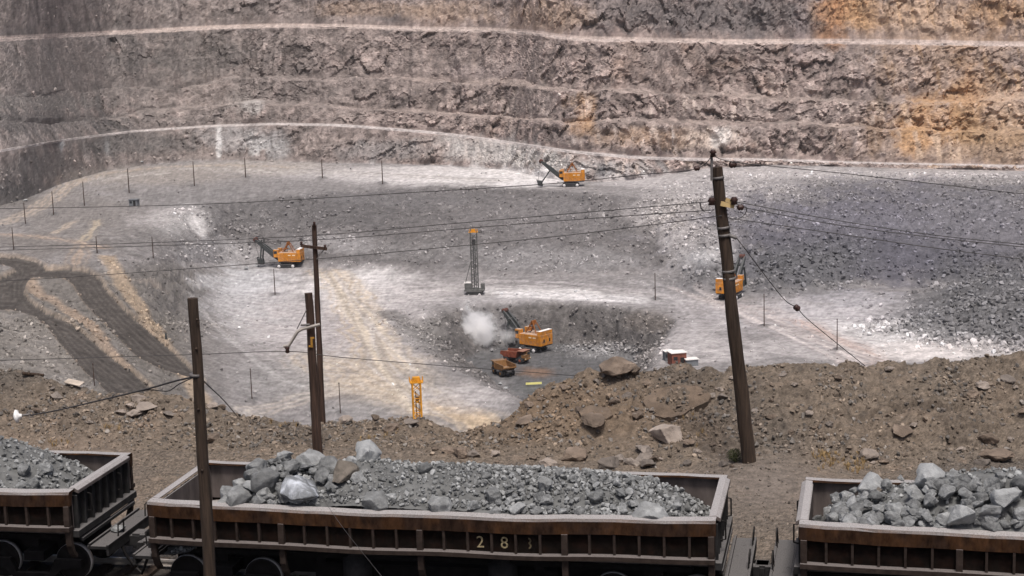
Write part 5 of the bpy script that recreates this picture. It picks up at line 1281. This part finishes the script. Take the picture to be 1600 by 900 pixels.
def truck(label, px, py, rz, bed, tilt=0.0):
    g = pit_at(px, py)
    root = empty('dump_truck', g, rz, label, 'dump truck', 'dump trucks in the hollow')
    MB().box((0, 0, 1.35), (7.4, 1.5, .5)).box((2.9, 0, 1.5), (1.6, 2.8, .5)).build('chassis', M['track'], root)
    for x, ys in ((2.3, (1.45,)), (-2.0, (1.15, 1.75))):
        for sy in (-1, 1):
            wh = MB()
            for y in ys: wh.lathe([(.3, -.28), (.75, -.3), (.9, -.2), (.9, .2), (.75, .3), (.3, .28)], (x, sy * y, .9), (0, 1, 0), 20)
            wh = wh.build('wheel', M['tyre'], root)
            MB().lathe([(.05, 0), (.42, 0), (.36, .05), (.05, .05)], (x, sy * (ys[-1] + .27), .9), (0, sy, 0), 14).build('rim', M[bed], wh)
    R = Matrix.Rotation(-tilt, 4, 'Y')
    def fn(v):
        q = R @ Vector((v[0] + 3.4, v[1], v[2] - 1.7)); return (q.x - 3.4, q.y, q.z + 1.7)
    bd = MB()
    prof = [(-3.9, 2.5), (-2.4, 1.7), (1.2, 1.75), (1.7, 3.5), (1.55, 3.55), (1.05, 2.0), (-2.35, 1.95), (-3.85, 2.75)]
    bd.prism(prof, 'y', -1.75, 1.75)
    for y0, y1 in ((-1.95, -1.75), (1.75, 1.95)):
        bd.prism([(-3.9, 2.45), (-2.4, 1.7), (1.2, 1.7), (1.75, 3.5), (-3.7, 3.3)], 'y', y0, y1)
    for x in (-2.6, -1.4, -.2, 1.0):
        for sy in (-1, 1): bd.box((x, sy * 2.0, 2.6), (.14, .14, 1.5))
    bd = bd.build('dump_bed', M[bed], root, fn, .03)
    MB().box((2.6, 0, 3.55), (2.0, 3.6, .14)).build('canopy', M[bed], bd, fn)
    cb_ = MB().box((2.9, .7, 2.45), (1.5, 1.4, 1.5)).build('cab', M['bedyellow'], root, None, .06)
    MB().box((3.67, .7, 2.75), (.04, 1.2, .65)).box((2.95, 1.42, 2.75), (1.0, .04, .65)).build('window', M['glass'], cb_)
    hd = MB().box((3.3, -.75, 2.1), (1.2, 1.4, .9)).box((3.85, 0, 1.35), (.2, 3.0, .5)).build('engine_hood', M['bedyellow'], root, None, .05)
    for y in (-1.2, 1.2): MB().lathe([(.02, 0), (.17, 0), (.15, .06)], (3.95, y, 1.45), (1, 0, 0), 12).build('headlight', M['sign'], root)
    return root
truck('dump truck with a worn red bed facing right below the shovel in the hollow', 806, 567, math.radians(-34), 'bedred')
truck('ochre dump truck seen from behind at the left edge of the hollow floor', 786, 586, math.radians(118), 'bedyellow')
bar_p = pit_at(835, 604)
yb = empty('barrier_board', bar_p, math.radians(6), 'pale yellow board lying level on the dark hollow floor', 'barrier board')
MB().box((0, 0, .75), (4.1, .12, .55)).build('board', M['paleyellow'], yb)
for x in (-1.6, 1.6): MB().box((x, .1, .35), (.15, .3, .7)).build('leg', M['steel'], yb)

def drill(label, g, rz, h, mast_m, wdt=1.9):
    root = empty('drill_rig', g, rz, label, 'drill rig', 'blast hole drill rigs')
    for sy in (-1, 1):
        MB().prism([(-2.6, .5), (-2.2, 0), (2.2, 0), (2.6, .5), (2.2, 1.0), (-2.2, 1.0)], 'y', *sorted((sy * 1.1, sy * 1.9))).build('crawler_track', M['track'], root)
    MB().box((0, 0, 1.3), (6.0, 3.4, .5)).box((.6, -1.2, 1.8), (1.2, .5, .8)).build('deck', M['mast'], root, None, .05)
    ho = MB().box((-1.9, .2, 2.5), (2.0, 2.8, 1.9)).build('machinery_house', M['mast'], root, None, .06)
    MB().box((-1.9, .2, 3.5), (2.3, 3.0, .1)).build('roof', M['hutroof'], ho)
    MB().box((2.4, .4, 2.3), (1.1, 2.0, 1.5)).build('operator_cab', M['mast'], root, None, .06)
    hw_, hd_ = wdt / 2, .65
    mb = MB()
    for x in (-hw_, hw_):
        for y in (-hd_, hd_): mb.box((x + .2, y - .4, (h + .8) / 2 + .4), (.24, .24, h - .8))
    k = 0; z = 1.2
    while z < h - 1.2:
        for y in (-hd_, hd_):
            mb.bar((-hw_ + .2, y - .4, z), (hw_ + .2, y - .4, z + 1.2) if k % 2 else (hw_ + .2, y - .4, z), .1)
            mb.bar((hw_ + .2, y - .4, z), (-hw_ + .2, y - .4, z + 1.2), .1)
        for x in (-hw_, hw_): mb.bar((x + .2, -hd_ - .4, z), (x + .2, hd_ - .4, z + 1.2), .1)
        z += 1.2; k += 1
    mb.build('mast', M[mast_m], root)
    MB().tube([(.05, -.4, 1.6), (.05, -.4, h - 1.6)], .15 if mast_m == 'mast' else .09, 10).tube([(.55, -.5, 1.6), (.55, -.5, h - 2.6)], .12 if mast_m == 'mast' else .07, 8).build('drill_pipe', M['boom'] if mast_m == 'mast' else M['bedyellow'], root)
    MB().box((.25, -.6, h - 3.0), (1.0, 1.0, 1.8) if mast_m == 'mast' else (.6, .6, 1.0)).build('rotary_head', M['track'] if mast_m == 'mast' else M['bedyellow'], root)
    cr = MB().box((.2, -.4, h), (wdt + .8, 1.7, .2))
    for i in range(5): cr.box((-.9 + .55 * i, -.9, h + .45), (.12, .12, .8)).box((-.9 + .55 * i, .1, h + .45), (.12, .12, .8))
    cr.box((.2, -.4, h + .5), (1.2, .9, .7)).build('crown', M['yellow'], root)
    for sy in (-1, 1): MB().bar((-2.7, sy * .9, 3.4), (-hw_ + .2, sy * .4 - .4, h * .55), .13).build('mast_brace', M['mast'], root)
    return root
g = pit_at(742, 459)
drill('tall grey drill rig with a yellow crown on the rim of the hollow', g, math.radians(-4), (V3(743, 362, g.y).z - g.z), 'mast')
Yd = 262.0; mt = V3(648, 596, Yd)
ci = int(np.argmin(np.abs(U - 648)))
gz_ = float(np.interp(Yd, PV[:, ci, 1], PV[:, ci, 2]))
drill('yellow lattice drill mast rising from below the edge of the near bank', Vector((mt.x, Yd, gz_)), math.radians(8), mt.z - gz_, 'yellow', 1.35)

def hut(label, px, py, d, rz, wallm, roofm, door=True, name='site_hut'):
    g = pit_at(px, py)
    root = empty(name, g, rz, label, 'hut')
    h = MB().box((0, 0, d[2] / 2), d).build('wall', M[wallm], root, None, .03)
    MB().box((0, 0, d[2] + .08), (d[0] + .4, d[1] + .4, .16)).build('roof', M[roofm], root)
    if door:
        MB().box((d[0] * .2, -d[1] / 2 - .02, 1.0), (.9, .05, 1.9)).build('door', M['dark'], root)
        MB().box((-d[0] * .25, -d[1] / 2 - .02, d[2] * .6), (.9, .05, .8)).build('window', M['glass'], root)
    return root
hut('red walled hut with a white roof at the right edge of the hollow', 1059, 570, (3.6, 3.0, 3.0), math.radians(14), 'hutred', 'hutroof')
hut('small open shed adjoining the red hut on its left', 1043, 563, (2.0, 2.0, 2.3), math.radians(14), 'hutgrey', 'hutroof')
hut('low grey shed with a pale roof right of the red hut', 1081, 571, (2.8, 2.2, 1.5), math.radians(10), 'hutgrey', 'hutroof', False)
hut('lone grey box hut at the edge of the upper bench on the left', 210, 320, (3.0, 2.4, 2.2), math.radians(-12), 'hutgrey', 'hutgrey')
# small dark post by the haul road
o = MB().lathe([(.28, 0), (.3, .1), (.26, 1.4), (.1, 1.6)], (0, 0, 0), n=10).build('marker_post', M['boom']); o.location = pit_at(260, 531)
tag(o, 'small dark marker post on the sandy shoulder of the haul road', 'marker post')

# ------------------------------------------------------------------ odds and ends on the bank
p = bank_at(118, 598)
o = MB().box((0, 0, .05), (.62, .28, .04)).build('board', M['board'], None, None, .006); o.location = p + Vector((0, 0, .05)); o.rotation_euler = (.25, .15, -.35)
tag(o, 'pale broken board lying on the crest of the left bank', 'board')
p = bank_at(52, 588)
o = pole_mesh((-.35, 0, 0), (.35, 0, .02), .06, .05, 40, 10, 8).build('log', M['wood']); o.location = p + Vector((0, 0, .06)); o.rotation_euler = (0, .25, .5)
tag(o, 'short dark log lying on the crest of the left bank', 'log')
def tuft(n, hgt, spread, leafw, seed):
    r = random.Random(seed); mb = MB()
    for _ in range(n):
        a = r.uniform(0, 6.28); rr = r.random() ** .5 * spread * .4
        b = Vector((rr * math.cos(a), rr * math.sin(a), 0)); l = r.uniform(.5, 1) * hgt; out = r.uniform(.1, .8) * spread
        t = b + Vector((math.cos(a) * out, math.sin(a) * out, l)); mdl = (b + t) / 2 + Vector((0, 0, l * .15))
        s_ = Vector((-math.sin(a), math.cos(a), 0)) * leafw
        mb.add([b - s_, b + s_, mdl + s_, mdl - s_, t], [(0, 1, 2, 3), (3, 2, 4)])
    return mb
p = bank_at(1147, 722)
sh = empty('shrub', p, 0, 'small round green shrub growing at the foot of the leaning pole', 'shrub')
mb = MB(); r = random.Random(4)
for _ in range(900):
    v = Vector((r.gauss(0, 1), r.gauss(0, 1), r.gauss(0, 1))).normalized() * (r.random() ** .35)
    c = Vector((v.x * .22, v.y * .2, .2 + v.z * .2)); c.z = max(c.z, .02)
    a, b2 = Vector((r.uniform(-1, 1), r.uniform(-1, 1), r.uniform(-.3, 1))).normalized() * .035, Vector((r.uniform(-1, 1), r.uniform(-1, 1), r.uniform(-1, 1))).normalized() * .012
    mb.add([c - b2, c + b2, c + a + b2 * .4, c + a - b2 * .4], [(0, 1, 2, 3)])
mb.build('foliage', M['leaf'], sh)
st_ = MB()
for i in range(7): st_.tube([(0, 0, 0), (.14 * math.cos(i * .9), .14 * math.sin(i * .9), .26)], .006, 5)
st_.build('stem', M['wood'], sh)
gr = MB()
r = random.Random(12)
for x0, y0, n in ((1288, 714, 26), (1335, 730, 22), (1300, 725, 14), (1345, 718, 10), (570, 690, 6), (610, 680, 6), (90, 690, 8), (1100, 690, 6), (1080, 655, 4), (180, 670, 6), (440, 665, 8)):
    for _ in range(n):
        p = bank_at(x0 + r.gauss(0, 12), y0 + r.gauss(0, 4))
        t = tuft(r.randint(8, 16), r.uniform(.08, .2), r.uniform(.05, .12), .005, r.random())
        gr.add([Vector(v) + p for v in t.v], t.f)
tag(gr.build('dry_grass', M['straw']), 'thin dry yellow grass on the bank behind the wagons', 'grass', kind='stuff')

# ------------------------------------------------------------------ dust and haze
def dust_cloud(label, c, d, dens, seed, name='dust_cloud'):
    m = bpy.data.materials.new(name); m.use_nodes = True
    t = m.node_tree; t.nodes.remove(t.nodes['Principled BSDF'])
    vol = t.nodes.new('ShaderNodeVolumePrincipled'); vol.inputs['Color'].default_value = (1, .997, .995, 1); vol.inputs['Anisotropy'].default_value = .1
    tc = t.nodes.new('ShaderNodeTexCoord')
    nz = t.nodes.new('ShaderNodeTexNoise'); nz.inputs['Scale'].default_value = 2.9; nz.inputs['Detail'].default_value = 8; nz.inputs['Roughness'].default_value = .68; nz.inputs['Distortion'].default_value = 1.1
    mp = t.nodes.new('ShaderNodeMapping'); mp.inputs['Location'].default_value = (seed, seed * .7, 0)
    t.links.new(tc.outputs['Object'], mp.inputs[0]); t.links.new(mp.outputs[0], nz.inputs['Vector'])
    ln = t.nodes.new('ShaderNodeVectorMath'); ln.operation = 'LENGTH'; t.links.new(tc.outputs['Object'], ln.inputs[0])
    s1 = t.nodes.new('ShaderNodeMapRange'); s1.inputs[1].default_value = 1.0; s1.inputs[2].default_value = .1; s1.inputs[3].default_value = -.4; s1.inputs[4].default_value = .2
    t.links.new(ln.outputs['Value'], s1.inputs[0])
    ad = t.nodes.new('ShaderNodeMath'); ad.operation = 'ADD'; t.links.new(s1.outputs[0], ad.inputs[0]); t.links.new(nz.outputs['Fac'], ad.inputs[1])
    s2 = t.nodes.new('ShaderNodeMapRange'); s2.inputs[1].default_value = .44; s2.inputs[2].default_value = .95; s2.inputs[4].default_value = dens
    t.links.new(ad.outputs[0], s2.inputs[0]); t.links.new(s2.outputs[0], vol.inputs['Density'])
    t.links.new(vol.outputs[0], t.nodes['Material Output'].inputs['Volume'])
    bm = bmesh.new(); bmesh.ops.create_icosphere(bm, subdivisions=3, radius=1.0)
    me = bpy.data.meshes.new(name); bm.to_mesh(me); bm.free(); me.materials.append(m)
    o = bpy.data.objects.new(name, me); COL.objects.link(o); o.location = c; o.scale = d
    return tag(o, label, 'dust cloud', kind='stuff')
g = pit_at(757, 545)
dust_cloud('white dust billowing beside the shovel in the hollow', g + Vector((-2.5, 2, 4.5)), (12, 7, 13), 3.6, 3.0)
dust_cloud('thinner dust drifting towards the shovel in the hollow', g + Vector((6, 1, 3)), (9, 5, 5), .7, 5.0)
g = pit_at(1100, 428)
dust_cloud('pale dust hanging left of the half hidden shovel', g + Vector((0, 4, 4)), (10, 8, 6), .22, 9.0)
HAZE = 0.00004
if HAZE > 0:
    m = bpy.data.materials.new('haze'); m.use_nodes = True
    t = m.node_tree; t.nodes.remove(t.nodes['Principled BSDF'])
    vol = t.nodes.new('ShaderNodeVolumePrincipled'); vol.inputs['Color'].default_value = (.93, .92, .94, 1); vol.inputs['Density'].default_value = HAZE
    t.links.new(vol.outputs[0], t.nodes['Material Output'].inputs['Volume'])
    o = MB().box((0, 700, 25), (3000, 1500, 220)).build('haze', m)
    tag(o, 'thin pale haze filling the air of the pit', 'haze', kind='stuff')

# a few pale boulders lying loose on the pit floor
for x, y, wpx, lab in ((783, 600, 11, 'white boulder on the slope left of the yellow board, the upper one of two'), (791, 608, 10, 'white boulder on the slope left of the yellow board, the lower one of two'),
                       (384, 421, 12, 'pale boulder on the floor left of the left hand shovel, the larger one'), (401, 417, 8, 'pale boulder on the floor between the larger one and the left hand shovel'),
                       (222, 253, 7, 'pale flat boulder at the foot of the dark wall on the upper bench'), (39, 314, 9, 'pale tan boulder above the thin pole at the far left of the upper bench')):
    p = pit_at(x, y); s_ = wpx * visible_depth(p) / FPX * 1.1; p.z += s_ * .15
    put_rock(ORE['ore_pale'][0], 'boulder', p, s_, lab, None, 'boulder', .7, tilt=.2)

# labels of the setting
for nm, lab, cat in (('ground', 'gravelly brown ground between the train and the dirt bank', 'ground'), ('embankment', 'brown rubble strewn dirt bank along the rim of the pit', 'embankment'),
                     ('haul_road', 'dark rutted haul road curving in a hairpin down the left of the pit', 'road'), ('pit_floor', 'pale dusty floor of the open pit with its dark hollow', 'pit floor'),
                     ('bench_slope', 'long grey slope of broken rock between pit floor and upper bench', 'slope'), ('bench_floor', 'pale flat upper bench below the far wall', 'bench'),
                     ('bench_road', 'lower pale road running along the far pit wall', 'road'), ('bench_road.001', 'upper pale road running along the far pit wall', 'road'),
                     ('terrain', 'terraced brown grey rock wall at the back of the pit, stained orange at right', 'rock wall')):
    o = bpy.data.objects.get(nm)
    if o: tag(o, lab, cat)
